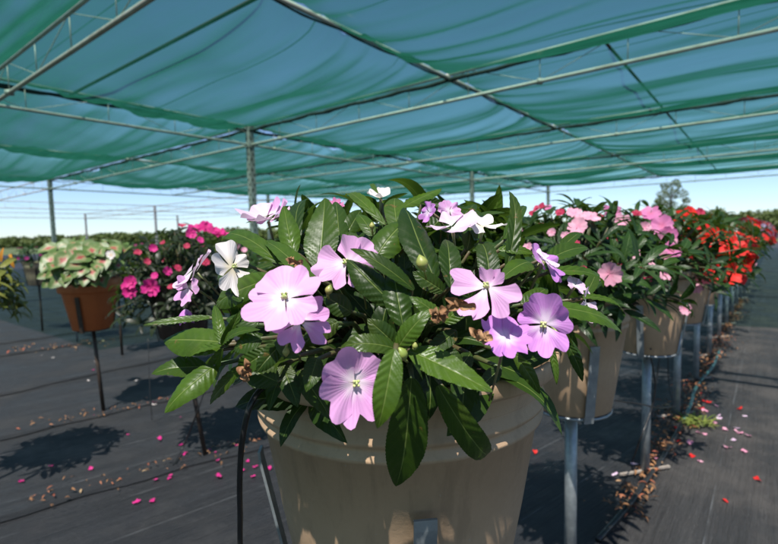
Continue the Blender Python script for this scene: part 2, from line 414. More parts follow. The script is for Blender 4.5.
def flower_mb(mb, c, n, up, size, rot=0., cup=.12, nu=7, nv=5, tint=None, jitter=.2, skip=(), half=45, sc=None, backs=None, double=False):
    """five broad petals; up fixes the petal at 12 o'clock"""
    n = V(n).normalized(); up = V(up); up = (up - n * up.dot(n))
    if up.length < 1e-3: up = n.orthogonal()
    up.normalize(); s = up.cross(n)
    order = [0, 1, 4, 2, 3]
    Lr = size / 2
    for k in order:
        if k in skip: continue
        a = R(72 * k + rot) + random.uniform(-jitter, jitter)
        d = up * math.cos(a) + s * math.sin(a)
        q = (sc[k] if sc else (1.0, .98, 1.06, 1.06, .98)[k]) * random.uniform(.94, 1.06)
        t = random.uniform(.1, .7) if tint is None else tint + random.uniform(-.15, .15)
        petal(mb, V(c) + n * (.002 * size / .06 * order.index(k) * .5), d, n, Lr * q, R(half + random.uniform(-6, 4)), notch=(.10, .16, .26, .24, .15)[k] * random.uniform(.6, 1.3), cup=cup + random.uniform(-.22, .24),
              ruf=random.uniform(.03, .10), tint=max(0, min(1, t)), nu=nu, nv=nv, lift=size * .015 * order.index(k), back=(backs[k] if backs else 0))
    if double:
        for k in range(3):
            a = R(120 * k + 30 + rot) + random.uniform(-.3, .3); d = up * math.cos(a) + s * math.sin(a)
            petal(mb, V(c) + n * .006, d, n, Lr * .5, R(38), cup=.5, tint=.6, nu=nu, nv=nv)

def blob(mb, c, r, ax=(0, 0, 1), st=1.5, n=8, tint=.5):
    ax = V(ax).normalized(); pts = []; rad = []
    for i in range(7):
        t = i / 6; pts.append(V(c) + ax * ((t - .5) * 2 * r * st)); rad.append(max(.0004, r * math.sin(math.pi * (t * .94 + .03))))
    mb.tube(pts, rad, n, tint=tint)

class Dome:
    def __init__(s, c, r): s.c = V(c); s.r = V(r)
    def hit(s, px, py):
        d = ray(px, py).normalized(); o = CO - s.c
        D = V((d.x / s.r.x, d.y / s.r.y, d.z / s.r.z)); O = V((o.x / s.r.x, o.y / s.r.y, o.z / s.r.z))
        a = D.dot(D); b = O.dot(D); c = O.dot(O) - 1; disc = b * b - a * c
        t = (-b - math.sqrt(disc)) / a if disc > 0 else -b / a
        return CO + d * t
    def nrm(s, p):
        q = V(p) - s.c
        return V((q.x / s.r.x ** 2, q.y / s.r.y ** 2, q.z / s.r.z ** 2)).normalized()

def bush(mb, stem, dome, n, llen, lw, nu=7, nv=1, lowest=-.35, rnd=random, srad=(.004, .0035, .0025), serr=0., shells=(1.0, .97, .9, .8, .65), corr=0., spread=.9, tmax=1.0, mi=0, heart=False, hang=.25, maxz=1.0):
    """whorls of leaves on shoots that end at the surface of the dome"""
    k = 0
    while k < n:
        th = rnd.uniform(0, 2 * math.pi); z = rnd.uniform(lowest, maxz)
        q = math.sqrt(max(0, 1 - z * z)); sh = rnd.choice(shells) * rnd.uniform(.9, 1.06)
        dirv = V((q * math.cos(th), q * math.sin(th), z))
        p = dome.c + V((dirv.x * dome.r.x, dirv.y * dome.r.y, dirv.z * dome.r.z)) * sh
        ax = (p - (dome.c - V((0, 0, dome.r.z * .8)))).normalized()
        if stem is not None:
            base = dome.c + V((dirv.x * .15, dirv.y * .15, -dome.r.z * .2)) * .6
            stem.tube([base, base.lerp(p, .5) + V((0, 0, .02)), p], list(srad), 5)
        m = rnd.choice((4, 5, 6)); a0 = rnd.uniform(0, 6.28)
        e1 = ax.orthogonal().normalized(); e2 = ax.cross(e1)
        for j in range(m):
            a = a0 + 2 * math.pi * j / m + rnd.uniform(-.35, .35)
            rad = e1 * math.cos(a) + e2 * math.sin(a)
            el = rnd.uniform(.0, .75)
            d = (rad * spread + ax * el - V((0, 0, hang * rnd.random()))).normalized()
            l = llen * rnd.uniform(.62, 1.12)
            nr = (ax * 1.0 + V((0, 0, .35)) - rad * .35).normalized()
            leaf(mb, p + d * l * .08, p + d * l * (1.0), lw * rnd.uniform(.8, 1.15) * l / llen, nr, arch=rnd.uniform(.02, .14), fold=rnd.uniform(.1, .4), nu=nu, nv=nv,
                 tint=rnd.random() * tmax, corr=corr, serr=serr, twist=rnd.uniform(-.5, .5), heart=heart, mi=mi, tipdrop=rnd.uniform(0, .15))
            k += 1

POT_PROF = [(.120, -.360), (.126, -.364), (.134, -.358), (.158, -.22), (.1775, -.106), (.1815, -.104), (.1825, -.100), (.1795, -.096), (.181, -.087), (.1855, -.085), (.1865, -.081), (.1835, -.077),
            (.1915, -.030), (.192, -.026), (.203, -.024), (.2055, -.020), (.2065, -.004), (.205, .0), (.200, .001), (.196, -.002), (.190, -.02), (.184, -.05)]
RIMZ = .950
def pot(parent, c, mat, k=1.0, n=64, prof=POT_PROF, sq=0.):
    mb = MB(); mb.lathe(c, [(r * k, z * k) for r, z in prof], n, sq=sq)
    b = len(mb.v); mb.v.append((c[0], c[1], c[2] - .362 * k)); mb.uv.append((0, 0)); mb.t.append(.5)
    for i in range(n): mb.f.append((b, (i + 1) % n, i)); mb.m.append(0)
    po = mb.build('pot', mat, parent)
    s = MB(); vs = [(c[0], c[1], c[2] - .03 * k)]; nn = 24
    for ri, rr in enumerate((.09, .186)):
        for i in range(nn):
            t = 2 * math.pi * i / nn; vs.append((c[0] + rr * k * math.cos(t), c[1] + rr * k * math.sin(t), c[2] - .035 * k + random.uniform(-.004, .006)))
    fs = [(0, 1 + i, 1 + (i + 1) % nn) for i in range(nn)] + [(1 + i, 1 + nn + i, 1 + nn + (i + 1) % nn, 1 + (i + 1) % nn) for i in range(nn)]
    s.add(vs, fs); s.build('soil', M['soil'], parent)
    return po

def stand(x, y, label, mat, ground_z=.008, rad=.019, topz=RIMZ - .368, straps=(-60, 30, 120, 210), bars=True, lean=(0, 0), group='pot stands of the nursery', kk=1.0, strap_mat=None, rk=1.0, th=0.):
    root = empty('pot_stand', (x, y, 0), label, 'pot stand', group)
    mb = MB(); mb.tube([(x + lean[0], y + lean[1], ground_z - .02), (x + lean[0] * .5, y + lean[1] * .5, topz * .5), (x, y, topz - .004)], rad, 12); mb.build('post', mat, root)
    mb = MB(); nn = 20
    pts = [(x + .115 * kk * math.cos(2 * math.pi * i / nn), y + .115 * kk * math.sin(2 * math.pi * i / nn), topz) for i in range(nn + 1)]
    mb.tube(pts, .0045, 6, caps=False)
    for a in (-60, 30): 
        dx, dy = .115 * kk * math.cos(R(a)), .115 * kk * math.sin(R(a)); mb.box((x, y, topz - .001), (.23 * kk, .022, .006), Matrix.Rotation(R(a), 3, 'Z'))
    mb.build('pot_ring', mat, root)
    for a in straps:
        mb = MB(); ca, sa = math.cos(R(a)), math.sin(R(a)); t = V((-sa, ca, 0)) * .0135
        vs = []; 
        for (r_, z_) in ((.136, topz - .008), (.143, topz + .02), (.175, topz + .212 + th), (.176, topz + .226 + th)):
            r_ *= kk * rk
            for dr in (0, .004):
                for sg in (-1, 1):
                    vs.append(V((x + (r_ + dr) * ca, y + (r_ + dr) * sa, z_)) + t * sg)
        fs = []
        for i in range(3):
            b = i * 4
            fs += [(b, b + 1, b + 5, b + 4), (b + 2, b + 6, b + 7, b + 3), (b, b + 4, b + 6, b + 2), (b + 1, b + 3, b + 7, b + 5)]
        fs += [(0, 2, 3, 1), (12, 13, 15, 14)]
        mb.add(vs, fs); mb.build('strap', strap_mat or mat, root, smooth=False)
    if bars:
        for a in bars if isinstance(bars, tuple) else (38, 128):
            mb = MB(); ml = Matrix.Rotation(R(a), 3, 'Z'); mb.box((x + lean[0], y + lean[1], ground_z + .012), (.27, .012, .009), ml); mb.build('foot_bar', M['bar'], root, smooth=False)
    return root

# ------------------------------------------------------------------ ground
def sheet(name, pts, z, mat, kind='structure'):
    mb = MB(); mb.add([(p[0], p[1], z) for p in pts], [tuple(range(len(pts)))]); o = mb.build(name, mat, None, smooth=False); o['kind'] = kind; return o
sheet('ground', [(-1500, -1500), (1500, -1500), (1500, 1500), (-1500, 1500)], -.004, M['field'])
rv = V((.617, .787, 0)); lv = V((-.787, .617, 0))
def RL(r, l, z=0): return rv * r + lv * l + V((0, 0, z))
# mats: the boundary runs under the right-hand row of pots
b0 = ground(640, 512); b1 = ground(722, 345); bd = (b1 - b0).normalized()
q0 = b0 - bd * 6; q1 = b0 + bd * 42
pl = V((-bd.y, bd.x, 0))
sheet('ground_fabric', [q0, q1, q1 + pl * 60, q0 + pl * 60], .004, M['mat_left'])
sheet('aisle_fabric', [q0 - pl * 30, q1 - pl * 30, q1 + pl * .02, q0 + pl * .02], .008, M['mat_right'])
# overlap seams: a lapped strip of fabric along the left aisles
def seam(a, b, w=.05, name='fabric_seam', mat=None, z=.0085):
    a = V(a); b = V(b); d = (b - a).normalized(); s = V((-d.y, d.x, 0)); n = 60; vs = []; fs = []
    for i in range(n + 1):
        t = i / n; c = a.lerp(b, t); w2 = w * (1 + .3 * math.sin(t * 31) + .2 * math.sin(t * 77)); k = .008 * math.sin(t * 50)
        for q, h in ((-w2, 0), (-w2 * .4, .007 + .004 * math.sin(t * 60)), (w2 * .5, .006), (w2, 0)):
            vs.append(c + s * (q + k) + V((0, 0, z + h - .004)))
    for i in range(n):
        for j in range(3): k = i * 4 + j; fs.append((k, k + 1, k + 5, k + 4))
    mb = MB(); mb.add(vs, fs); o = mb.build(name, mat or M['mat_left'], None); o['kind'] = 'structure'; return o
seam_px = [((39, 429), (174, 398)), ((39, 506), (256, 446)), ((39, 386), (130, 366)), ((39, 338), (150, 322)), ((39, 350), (150, 333))]
for (a, b) in seam_px:
    A = ground(*a, .006); B = ground(*b, .006); d = (B - A).normalized(); seam(A - d * 1.5, B + d * 3.0, .045)

# ------------------------------------------------------------------ litter
def litter(name, a, b, n, spread, sz, label, seed, cat='leaf litter', tint=None):
    rnd = random.Random(seed); a = V(a); b = V(b); d = (b - a); s = V((-d.y, d.x, 0)).normalized(); mb = MB()
    for i in range(n):
        t = rnd.random(); clump = .5 + .5 * math.sin(t * 23 + seed) 
        c = a + d * t + s * rnd.gauss(0, spread * (.5 + clump)); c.z = .016 + rnd.random() * .012
        l = sz * rnd.uniform(.5, 1.4); an = rnd.uniform(0, 6.28); dv = V((math.cos(an), math.sin(an), rnd.uniform(-.25, .4))) * l
        leaf(mb, c, c + dv, l * rnd.uniform(.3, .6), V((rnd.uniform(-.6, .6), rnd.uniform(-.6, .6), 1)), arch=rnd.uniform(.05, .35), fold=rnd.uniform(.2, .9), nu=5, nv=1, tint=rnd.random() ** 1.2 if tint is None else tint, corr=0, serr=0)
    o = mb.build(name, M['litter']); setp(o, label, cat, None, 'stuff'); return o
litter('leaf_litter', ground(622, 520), ground(742, 300), 1500, .045, .030, 'brown dry leaves and petals gathered along the foot of the right-hand stands', 3)
litter('leaf_litter', ground(18, 508), ground(262, 442), 70, .06, .022, 'brown dry leaves caught along the nearest seam of the dark fabric on the left', 4)
litter('leaf_litter', ground(20, 432), ground(190, 396), 60, .05, .024, 'brown dry leaves along the seam at the foot of the orange pot stand', 5)
litter('leaf_litter', ground(10, 352), ground(120, 344), 80, .09, .035, 'reddish dry leaves scattered along the far left seam', 6)

def fallen(px, py, mat, sz, label, group, rnd):
    c = ground(px, py, .012); mb = MB(); a = rnd.uniform(0, 6.28)
    petal(mb, c, (math.cos(a), math.sin(a), .0), (rnd.uniform(-.3, .3), rnd.uniform(-.3, .3), 1), sz * rnd.uniform(.8, 1.15), R(40), cup=rnd.uniform(.05, .35), ruf=.08, nu=5, nv=3, tint=rnd.random())
    if rnd.random() < .45:
        a += rnd.uniform(.8, 2); petal(mb, c + V((0, 0, .003)), (math.cos(a), math.sin(a), .0), (rnd.uniform(-.4, .4), rnd.uniform(-.3, .3), 1), sz * .8, R(38), cup=rnd.uniform(.05, .35), ruf=.08, nu=5, nv=3, tint=rnd.random())
    o = mb.build('fallen_petal', M[mat]); setp(o, label, 'petal', group)
rnd = random.Random(11)
for (x, y, s) in [(222, 476, 1.25), (178, 445, 1), (187, 452, .9), (212, 449, .8), (236, 444, 1.1), (161, 440, .9), (130, 434, .8), (92, 417, .7), (53, 466, .9), (216, 460, .8), (242, 471, .8), (250, 476, .8), (156, 478, .9), (168, 477, .9),
                  (88, 470, .9), (137, 503, .9), (150, 500, .8), (182, 417, .6), (155, 402, .8), (92, 370, .8), (214, 453, .6), (24, 480, 1), (270, 470, .9), (249, 462, .8), (255, 466, .7)]:
    fallen(x, y, 'magenta', .030 * s, 'fallen magenta petal on the dark fabric at the lower left', 'magenta petals on the dark fabric', rnd)
for (x, y, s) in [(709, 411, 1), (716, 417, 1), (722, 429, 1), (702, 433, 1), (709, 412, .8), (734, 427, 1), (728, 447, .9), (700, 462, .5), (730, 440, .8), (736, 432, 1), (719, 406, .7), (658, 458, 1.1), (638, 464, .9), (616, 475, .7), (652, 437, .7), (752, 436, 1), (748, 452, 1), (742, 415, .8), (712, 424, .8), (690, 445, .8)]:
    fallen(x, y, 'pale' if rnd.random() < .5 else 'pink', .036 * s, 'fallen pale pink petal on the grey aisle fabric at the lower right', 'pale pink petals on the aisle fabric', rnd)
for (x, y, s) in [(696, 456, 1), (700, 394, 1), (705, 402, 1.2), (697, 408, 1.2), (738, 409, 1), (728, 503, 1), (680, 430, 1), (535, 454, .9), (676, 441, .8), (690, 418, 1), (708, 372, 1), (760, 480, 1)]:
    fallen(x, y, 'red', .032 * s, 'fallen red petal on the fabric near the right-hand stands', 'red petals on the fabric', rnd)
for (x, y, s) in [(134, 381, 1), (87, 381, .8), (95, 362, .7), (154, 405, .8), (52, 358, .8), (40, 356, .8)]:
    fallen(x, y, 'white', .026 * s, 'fallen whitish petal on the dark fabric far left', 'whitish petals on the dark fabric', rnd)

# weed clump
c = ground(696, 424, .01); root = empty('weed', c, 'yellow-green weed tuft growing beside the right-hand stands', 'weed')
mb = MB(); rnd = random.Random(5)
for i in range(90):
    a = rnd.uniform(0, 6.28); l = rnd.uniform(.04, .11); el = rnd.uniform(.1, .6)
    d = V((math.cos(a) * 1.2, math.sin(a) * .9, el)).normalized() * l; p = c + V((rnd.uniform(-.06, .06), rnd.uniform(-.05, .05), 0))
    leaf(mb, p, p + d, .012, V((0, 0, 1)) + d, arch=.12, nu=6, nv=1, tint=rnd.random(), corr=0, serr=0)
mb.build('foliage', M['weed'], root)

# ------------------------------------------------------------------ hero plant
HX, HY = .012, .735
HG = 'potted flowering plants of the nursery'
hero = empty('potted_plant', (HX, HY, RIMZ - .36), 'large lilac-flowered plant in the nearest taupe pot, in front of all the others', 'potted plant')
HPR = [(.145, -.378), (.151, -.382), (.157, -.376), (.186, -.22), (.2065, -.094), (.2135, -.092), (.2148, -.086), (.208, -.080), (.209, -.073), (.2165, -.071), (.2178, -.065), (.211, -.058),
       (.2215, -.028), (.222, -.024), (.2335, -.022), (.236, -.018), (.237, -.003), (.2355, .001), (.230, .002), (.226, -.002), (.220, -.02), (.214, -.05)]
pot(hero, (HX, HY, RIMZ + .012), M['pot'], 1.0, 128, HPR)
DH = Dome((HX, HY, RIMZ + .035), (.29, .285, .225))
fol = MB(); stm = MB()
toC = lambda p: (CO - V(p)).normalized()
# (base px, base py, tip px, tip py, width px, layer toward camera in m at base, at tip, tint, fold, facing tweak (x,y,z))
HL = [
 # left side
 (270, 281, 211, 303, 35, .02, .03, .75, .15, (0, -.2, .5)),
 (276, 264, 222, 235, 23, .01, .02, .7, .25, (0, 0, .9)),
 (316, 277, 258, 237, 22, .03, .04, .75, .2, (0, 0, .7)),
 (296, 254, 282, 206, 24, .0, .0, .8, .25, (-.2, -.3, .1)),
 (298, 246, 309, 199, 20, -.02, -.02, .2, .3, (-.5, -.2, .1)),
 (321, 270, 323, 196, 40, .0, .0, .55, .18, (-.1, -.6, .1)),
 (338, 250, 338, 199, 24, -.03, -.03, .35, .3, (.5, -.3, .1)),
 (344, 236, 362, 210, 20, -.05, -.05, .4, .3, (0, 0, .3)),
 (374, 264, 410, 217, 36, .0, .0, .6, .15, (-.3, -.1, .8)),
 (414, 290, 351, 246, 19, .05, .08, .3, .3, (-.2, .2, .9)),
 (395, 308, 347, 257, 34, .04, .06, .2, .15, (.3, -.5, .0)),
 (402, 326, 394, 266, 34, .05, .05, .3, .2, (.2, -.6, .0)),
 (434, 278, 405, 201, 40, .02, .01, .15, .25, (.5, -.4, .0)),
 (452, 288, 446, 236, 26, .02, .01, .2, .3, (.5, -.4, .1)),
 (443, 292, 413, 271, 22, .03, .04, .3, .2, (0, -.4, .3)),
 (505, 268, 512, 188, 17, -.01, -.01, .3, .35, (.5, -.3, .0)),
 (506, 240, 527, 199, 13, -.05, -.05, .5, .3, (.4, 0, .3)),
 (490, 285, 480, 238, 26, -.0, -.01, .2, .3, (.4, -.4, .2)),
 (470, 300, 455, 262, 22, .0, .01, .25, .3, (.2, -.5, .2)),
 # front bottom
 (408, 352, 494, 390, 40, .05, .09, .95, .12, (.1, -.2, .9)),
 (396, 350, 376, 429, 34, .10, .12, .85, .2, (.3, -.7, .3)),
 (414, 378, 394, 488, 50, .03, .05, .35, .3, (.5, -.7, .1)),
 (441, 384, 489, 462, 34, .03, .00, .45, .2, (-.4, -.6, .3)),
 (396, 350, 341, 344, 26, .05, .06, .4, .2, (0, -.1, .8)),
 (396, 350, 432, 309, 26, .05, .07, .75, .2, (.2, -.1, .6)),
 (397, 348, 368, 318, 26, .04, .05, .25, .2, (0, -.4, .4)),
 (443, 322, 410, 296, 22, .05, .06, .65, .2, (0, -.2, .7)),
 (444, 322, 474, 298, 24, .04, .05, .8, .2, (.1, -.2, .7)),
 (438, 345, 466, 372, 24, .03, .04, .3, .2, (.3, -.5, .3)),
 (456, 330, 425, 360, 22, .03, .04, .25, .2, (.0, -.5, .3)),
 (278, 382, 243, 364, 34, .03, .05, .3, .15, (-.2, -.6, .2)),
 (243, 362, 209, 407, 18, .03, .05, .7, .3, (-.3, -.5, .4)),
 (215, 364, 164, 413, 33, .05, .10, .85, .12, (-.1, -.5, .8)),
 (207, 366, 151, 374, 30, .03, .06, .45, .15, (-.1, -.3, .9)),
 (226, 344, 163, 338, 40, .04, .08, .8, .10, (-.1, -.2, .9)),
 (212, 318, 143, 323, 11, .04, .08, .8, .5, (0, .3, .9)),
 (222, 345, 181, 362, 12, .06, .08, .9, .3, (0, -.2, .9)),
 (222, 346, 255, 326, 16, .06, .07, .6, .3, (0, -.2, .8)),
 (222, 344, 214, 305, 14, .06, .06, .7, .3, (-.3, -.3, .3)),
 (222, 346, 240, 312, 14, .06, .06, .55, .3, (.3, -.3, .3)),
 (222, 348, 205, 386, 18, .06, .07, .6, .3, (-.2, -.5, .4)),
 (240, 350, 262, 335, 20, .03, .04, .3, .3, (.1, -.5, .4)),
 (283, 362, 297, 408, 24, .01, .03, .2, .25, (.2, -.6, .1)),
 (300, 370, 330, 420, 28, .0, .03, .3, .25, (.4, -.6, .1)),
 (338, 322, 300, 345, 26, .02, .03, .25, .2, (.1, -.4, .5)),
 (290, 345, 262, 362, 22, .01, .03, .2, .2, (.1, -.4, .4)),
 (352, 312, 322, 296, 26, .01, .02, .2, .2, (.1, -.4, .5)),
 (262, 338, 232, 350, 24, .05, .07, .35, .2, (-.1, -.4, .5)),
 (270, 352, 236, 372, 24, .05, .07, .5, .2, (-.2, -.5, .4)),
 (258, 325, 226, 318, 20, .04, .06, .3, .2, (-.1, -.2, .7)),
 (282, 344, 256, 372, 24, .05, .08, .25, .2, (.1, -.6, .3)),
 (300, 356, 274, 340, 24, .05, .06, .6, .2, (0, -.2, .7)),
 (318, 358, 306, 390, 24, .05, .08, .4, .2, (.2, -.6, .3)),
 # top
 (386, 224, 343, 192, 15, -.06, -.06, .9, .25, (0, 0, .8)),
 (382, 203, 371, 180, 6, -.08, -.08, .9, .3, (0, -.5, .4)),
 (396, 230, 396, 197, 26, -.04, -.04, .75, .2, (-.3, -.3, .2)),
 (404, 207, 441, 188, 18, -.08, -.08, .95, .2, (.1, 0, .9)),
 (420, 204, 457, 208, 9, -.07, -.05, .2, .4, (0, 0, .6)),
 (372, 236, 358, 214, 18, -.03, -.03, .6, .2, (0, -.2, .6)),
 (360, 250, 340, 232, 22, -.01, .0, .4, .2, (0, -.2, .8)),
 (466, 250, 470, 222, 20, -.04, -.04, .25, .2, (.4, -.2, .2)),
 (498, 262, 474, 244, 20, -.02, -.01, .35, .2, (.3, -.2, .4)),
 # right side
 (552, 306, 622, 335, 28, .05, .09, .95, .15, (.1, -.1, .9)),
 (546, 272, 608, 284, 17, .01, .05, .75, .25, (.2, .1, .9)),
 (578, 298, 625, 309, 10, .03, .06, .9, .35, (.1, .2, .9)),
 (498, 250, 535, 253, 13, .0, .02, .9, .3, (0, .1, .9)),
 (530, 262, 500, 282, 28, .0, .02, .7, .15, (0, -.2, .7)),
 (545, 262, 588, 247, 22, -.03, -.02, .6, .25, (.1, -.1, .8)),
 (560, 250, 580, 232, 14, -.05, -.05, .4, .3, (.2, 0, .8)),
 (513, 352, 541, 395, 16, .03, .05, .7, .3, (-.3, -.5, .5)),
 (552, 345, 556, 385, 9, .03, .04, .9, .3, (-.3, -.5, .5)),
 (565, 340, 583, 382, 14, .0, .02, .25, .3, (.3, -.5, .2)),
 (545, 298, 575, 318, 22, .02, .04, .4, .3, (.2, -.3, .6)),
 (522, 305, 548, 286, 20, .01, .02, .5, .3, (.2, -.2, .7)),
 (470, 352, 450, 384, 20, .02, .04, .25, .3, (.2, -.6, .2)),
 (500, 366, 478, 392, 18, .02, .03, .2, .3, (.2, -.6, .2)),
 (585, 300, 596, 268, 14, -.02, -.02, .5, .3, (.3, 0, .5)),
 (243, 300, 214, 270, 16, .02, .03, .35, .3, (-.3, -.2, .6)),
 (240, 262, 216, 250, 14, -.02, -.02, .5, .3, (0, 0, .8)),
]
random.seed(21)
for (bx, by, tx, ty, w, lb, lt, tint, fold, nn) in HL:
    hb = DH.hit(bx, by); ht = DH.hit(tx, ty)
    B = at(bx, by, max(.30, hb.y - lb)); T = at(tx, ty, max(.29, ht.y - lt))
    if (T - B).length > .16:                     # keep blades at a believable length where the dome curves away
        T = at(tx, ty, B.y + (T.y - B.y) * .4)
    mid = (B + T) / 2; depth = mid.y
    n = toC(mid) * 1.15 + V(nn) * .75 + V((0, 0, .15))
    Lp = math.hypot(tx - bx, ty - by)
    big = Lp > 34
    leaf(fol, B, T, w / 480 * depth * 1.26, n, arch=random.uniform(.01, .13), fold=fold, nu=64 if big else 30, nv=6 if big else 3, tint=tint, corr=.0007 if big else 0,
         serr=.035, twist=random.uniform(-.45, .45), tipdrop=random.uniform(0, .10), curl=random.uniform(0, .5))
    P = DH.c + (B - DH.c) * .55; stm.tube([P + V((0, 0, -.03)), P.lerp(B, .6), B + (T - B) * .04], [.0035, .003, .0018], 6)
# fill behind the leaves above
rnd = random.Random(33)
Din = Dome(DH.c, DH.r * .80)
bush(fol, stm, Din, 360, .092, .050, nu=18, nv=3, lowest=-.25, rnd=rnd, serr=.03, shells=(1.0, .95, .85, .7), corr=0, srad=(.003, .0026, .002), tmax=.4)  # low tint limit imitates the shade deep between the leaves
Din2 = Dome(DH.c + V((0, .05, -.01)), DH.r * .93)
class BackRnd(random.Random):
    def uniform(s, a, b):
        return super().uniform(a, b)
def bush_back():
    k = 0; r_ = random.Random(35); tmp = MB()
    while k < 60:
        th = r_.uniform(R(20), R(160)); z = r_.uniform(-.1, .8); q = math.sqrt(1 - z * z)
        p = DH.c + V((q * math.cos(th) * DH.r.x, q * math.sin(th) * DH.r.y, z * DH.r.z)) * .95
        ax = (p - DH.c).normalized()
        for j in range(5):
            d = (V((r_.uniform(-1, 1), r_.uniform(-1, 1), r_.uniform(-.3, .6))) + ax * .3).normalized()
            leaf(fol, p, p + d * .08 * r_.uniform(.7, 1.1), .033, ax + V((0, 0, .4)), nu=12, nv=2, fold=.25, tint=r_.random(), corr=0, serr=.05)
        k += 1
bush_back()
fol.build('foliage', M['leaf'], hero); stm.build('stems', M['stem'], hero)
# brown edged leaf pieces, buds
def hpt(px, py, off=.04): h = DH.hit(px, py); return at(px, py, max(.3, h.y - off))
for (x, y, ax, r_) in [(422, 263, (-.3, 0, 1), .0072), (402, 354, (-.4, -.3, 1), .0062), (415, 346, (.1, -.2, 1), .003), (329, 290, (.3, 0, 1), .0045), (372, 226, (0, 0, 1), .0035), (558, 336, (.3, 0, -1), .004), (286, 352, (0, 0, -1), .004)]:
    r_ *= .78; mb = MB(); p = hpt(x, y, .075); blob(mb, p, r_, ax, 1.35, 10); mb.tube([p - V(ax).normalized() * r_ * 1.2, p - V(ax).normalized() * r_ * 3 + V((0, .02, 0))], .0011, 6)
    for a in range(3):
        d = V((math.cos(a * 2.1), math.sin(a * 2.1), .5)).normalized() * r_
        leaf(mb, p - V(ax).normalized() * r_ * 1.3, p + d, r_ * .7, d, nu=5, nv=1, corr=0, serr=0)
    mb.build('flower_bud', M['bud'], hero)
for (x, y, w, h, sd) in [(478, 337, 17, 15, 1), (458, 303, 20, 12, 2), (293, 262, 12, 5, 3), (438, 312, 12, 14, 4), (246, 369, 6, 16, 5), (352, 268, 5, 5, 6)]:
    if sd == 6: continue
    mb = MB(); r_ = random.Random(sd); p = hpt(x, y, .085); k = p.y / 480
    for i in range(9):
        a = r_.uniform(0, 6.28); q = p + V((r_.uniform(-.3, .3) * w * k, r_.uniform(-.003, .003), r_.uniform(-.3, .3) * h * k))
        leaf(mb, q, q + V((math.cos(a) * w * k * .7, r_.uniform(-.006, .006), math.sin(a) * h * k * .7)), .009, (r_.uniform(-.5, .5), -1, r_.uniform(-.5, .5)), nu=8, nv=2, fold=.8, arch=.2, tint=r_.random(), corr=.001, serr=0)
    mb.build('withered_bloom', M['withered'], hero)

# hero flowers: px, py, size px, mat, normal (x right, y away, z up), rotation, cup, options
def hflower(px, py, spx, mat, n, rot=0, cup=.12, off=.07, eye=True, **kw):
    p = hpt(px, py, off); size = spx / 480 * p.y
    mb = MB(); n = V(n).normalized(); flower_mb(mb, p, n, V((0, 0, 1)), size, rot, cup, nu=12, nv=8, **kw)
    # spur/stalk behind the flower
    mb.tube([p - n * .002, p - n * .014 + V((0, 0, -.004)), p - n * .03 + V((0, .01, -.018)), p - n * .035 + V((0, .03, -.04))], [.0022, .0016, .0012, .0012], 6, mi=1)
    o = mb.build('flower', [M[mat], M['stalk']], hero)
    if eye:
        m2 = MB(); blob(m2, p + n * .006, .0026, n, 1.4, 8)
        for k in range(4):
            a = k * 1.57; e = n.orthogonal(); f = n.cross(e); blob(m2, p + n * .008 + (e * math.cos(a) + f * math.sin(a)) * .0018, .0014, n, 1.6, 6)
        e = m2.build('flower_eye', M['eye'], hero); e.parent = o; e.location = (0, 0, 0)
    return o
random.seed(5)
hflower(299, 322, 64, 'lilac', (.3, -.8, .25), rot=-15, off=.085, skip=(0,), tint=.75, half=34)
hflower(287, 300, 82, 'lilac', (-.1, -.85, .6), rot=-22, off=.105, tint=.12, half=47, cup=.10, sc=(1.0, 1.0, .95, 1.05, 1.02))
hflower(349, 264, 66, 'lilac', (-.35, -.85, .35), rot=-12, off=.04, tint=.2, sc=(.95, 1.05, .95, 1.0, 1.0), cup=.14, half=47)
hflower(354, 382, 80, 'lilac', (.30, -.9, .12), rot=35, off=.065, tint=.55, sc=(.9, .95, 1.05, 1.05, 1.0), cup=.22, half=48)
hflower(489, 288, 78, 'lilac', (-.5, -.75, .45), rot=-18, off=.075, tint=.25, sc=(.5, .55, 1.1, 1.1, .95), cup=.28, half=36)
hflower(545, 324, 64, 'purple', (-.45, -.85, .1), rot=10, off=.08, tint=.3, cup=.28, sc=(1.0, .9, 1.0, .95, .85))
hflower(505, 340, 56, 'purple', (.1, -.55, .85), rot=25, off=.075, tint=.4, cup=.05, eye=False)
hflower(541, 262, 52, 'purple', (.7, -.5, .55), rot=-20, off=.03, tint=.35, cup=.15, eye=False, sc=(.8, .7, 1.1, 1.1, .8))
hflower(545, 260, 30, 'pale', (.3, -.6, .7), rot=10, off=.045, tint=.1, cup=.1, eye=False, skip=(1, 4))
hflower(452, 228, 56, 'pale', (-.25, -.45, .95), rot=60, off=.0, tint=.5, cup=.08, eye=False, skip=(3,))
hflower(483, 228, 44, 'white', (.2, -.4, .95), rot=-40, off=.0, tint=.2, cup=.15, eye=False, skip=(2,))
hflower(449, 211, 26, 'lilac', (.2, -.9, .3), rot=0, off=-.05, tint=.4, cup=.1, eye=False)
hflower(429, 212, 24, 'purple', (-.8, -.5, .2), rot=0, off=-.03, tint=.3, cup=.1, eye=False)
hflower(196, 272, 54, 'pale', (-.75, -.35, .55), rot=20, off=.05, tint=.5, cup=.1, eye=False, sc=(1.0, .8, .9, 1.1, .9))
hflower(190, 288, 34, 'lilac', (-.5, -.8, .1), rot=0, off=.06, tint=.4, cup=.2, eye=False, skip=(0,))
hflower(231, 268, 56, 'white', (.75, -.6, .35), rot=-5, off=.05, tint=.5, cup=.1, sc=(1.1, .8, .85, 1.2, 1.0), half=34)
hflower(268, 220, 50, 'pale', (-.2, -.25, .95), rot=70, off=-.03, tint=.4, cup=.25, eye=False)
hflower(276, 215, 38, 'lilac', (-.5, -.4, .6), rot=40, off=-.04, tint=.2, cup=.2, eye=False)
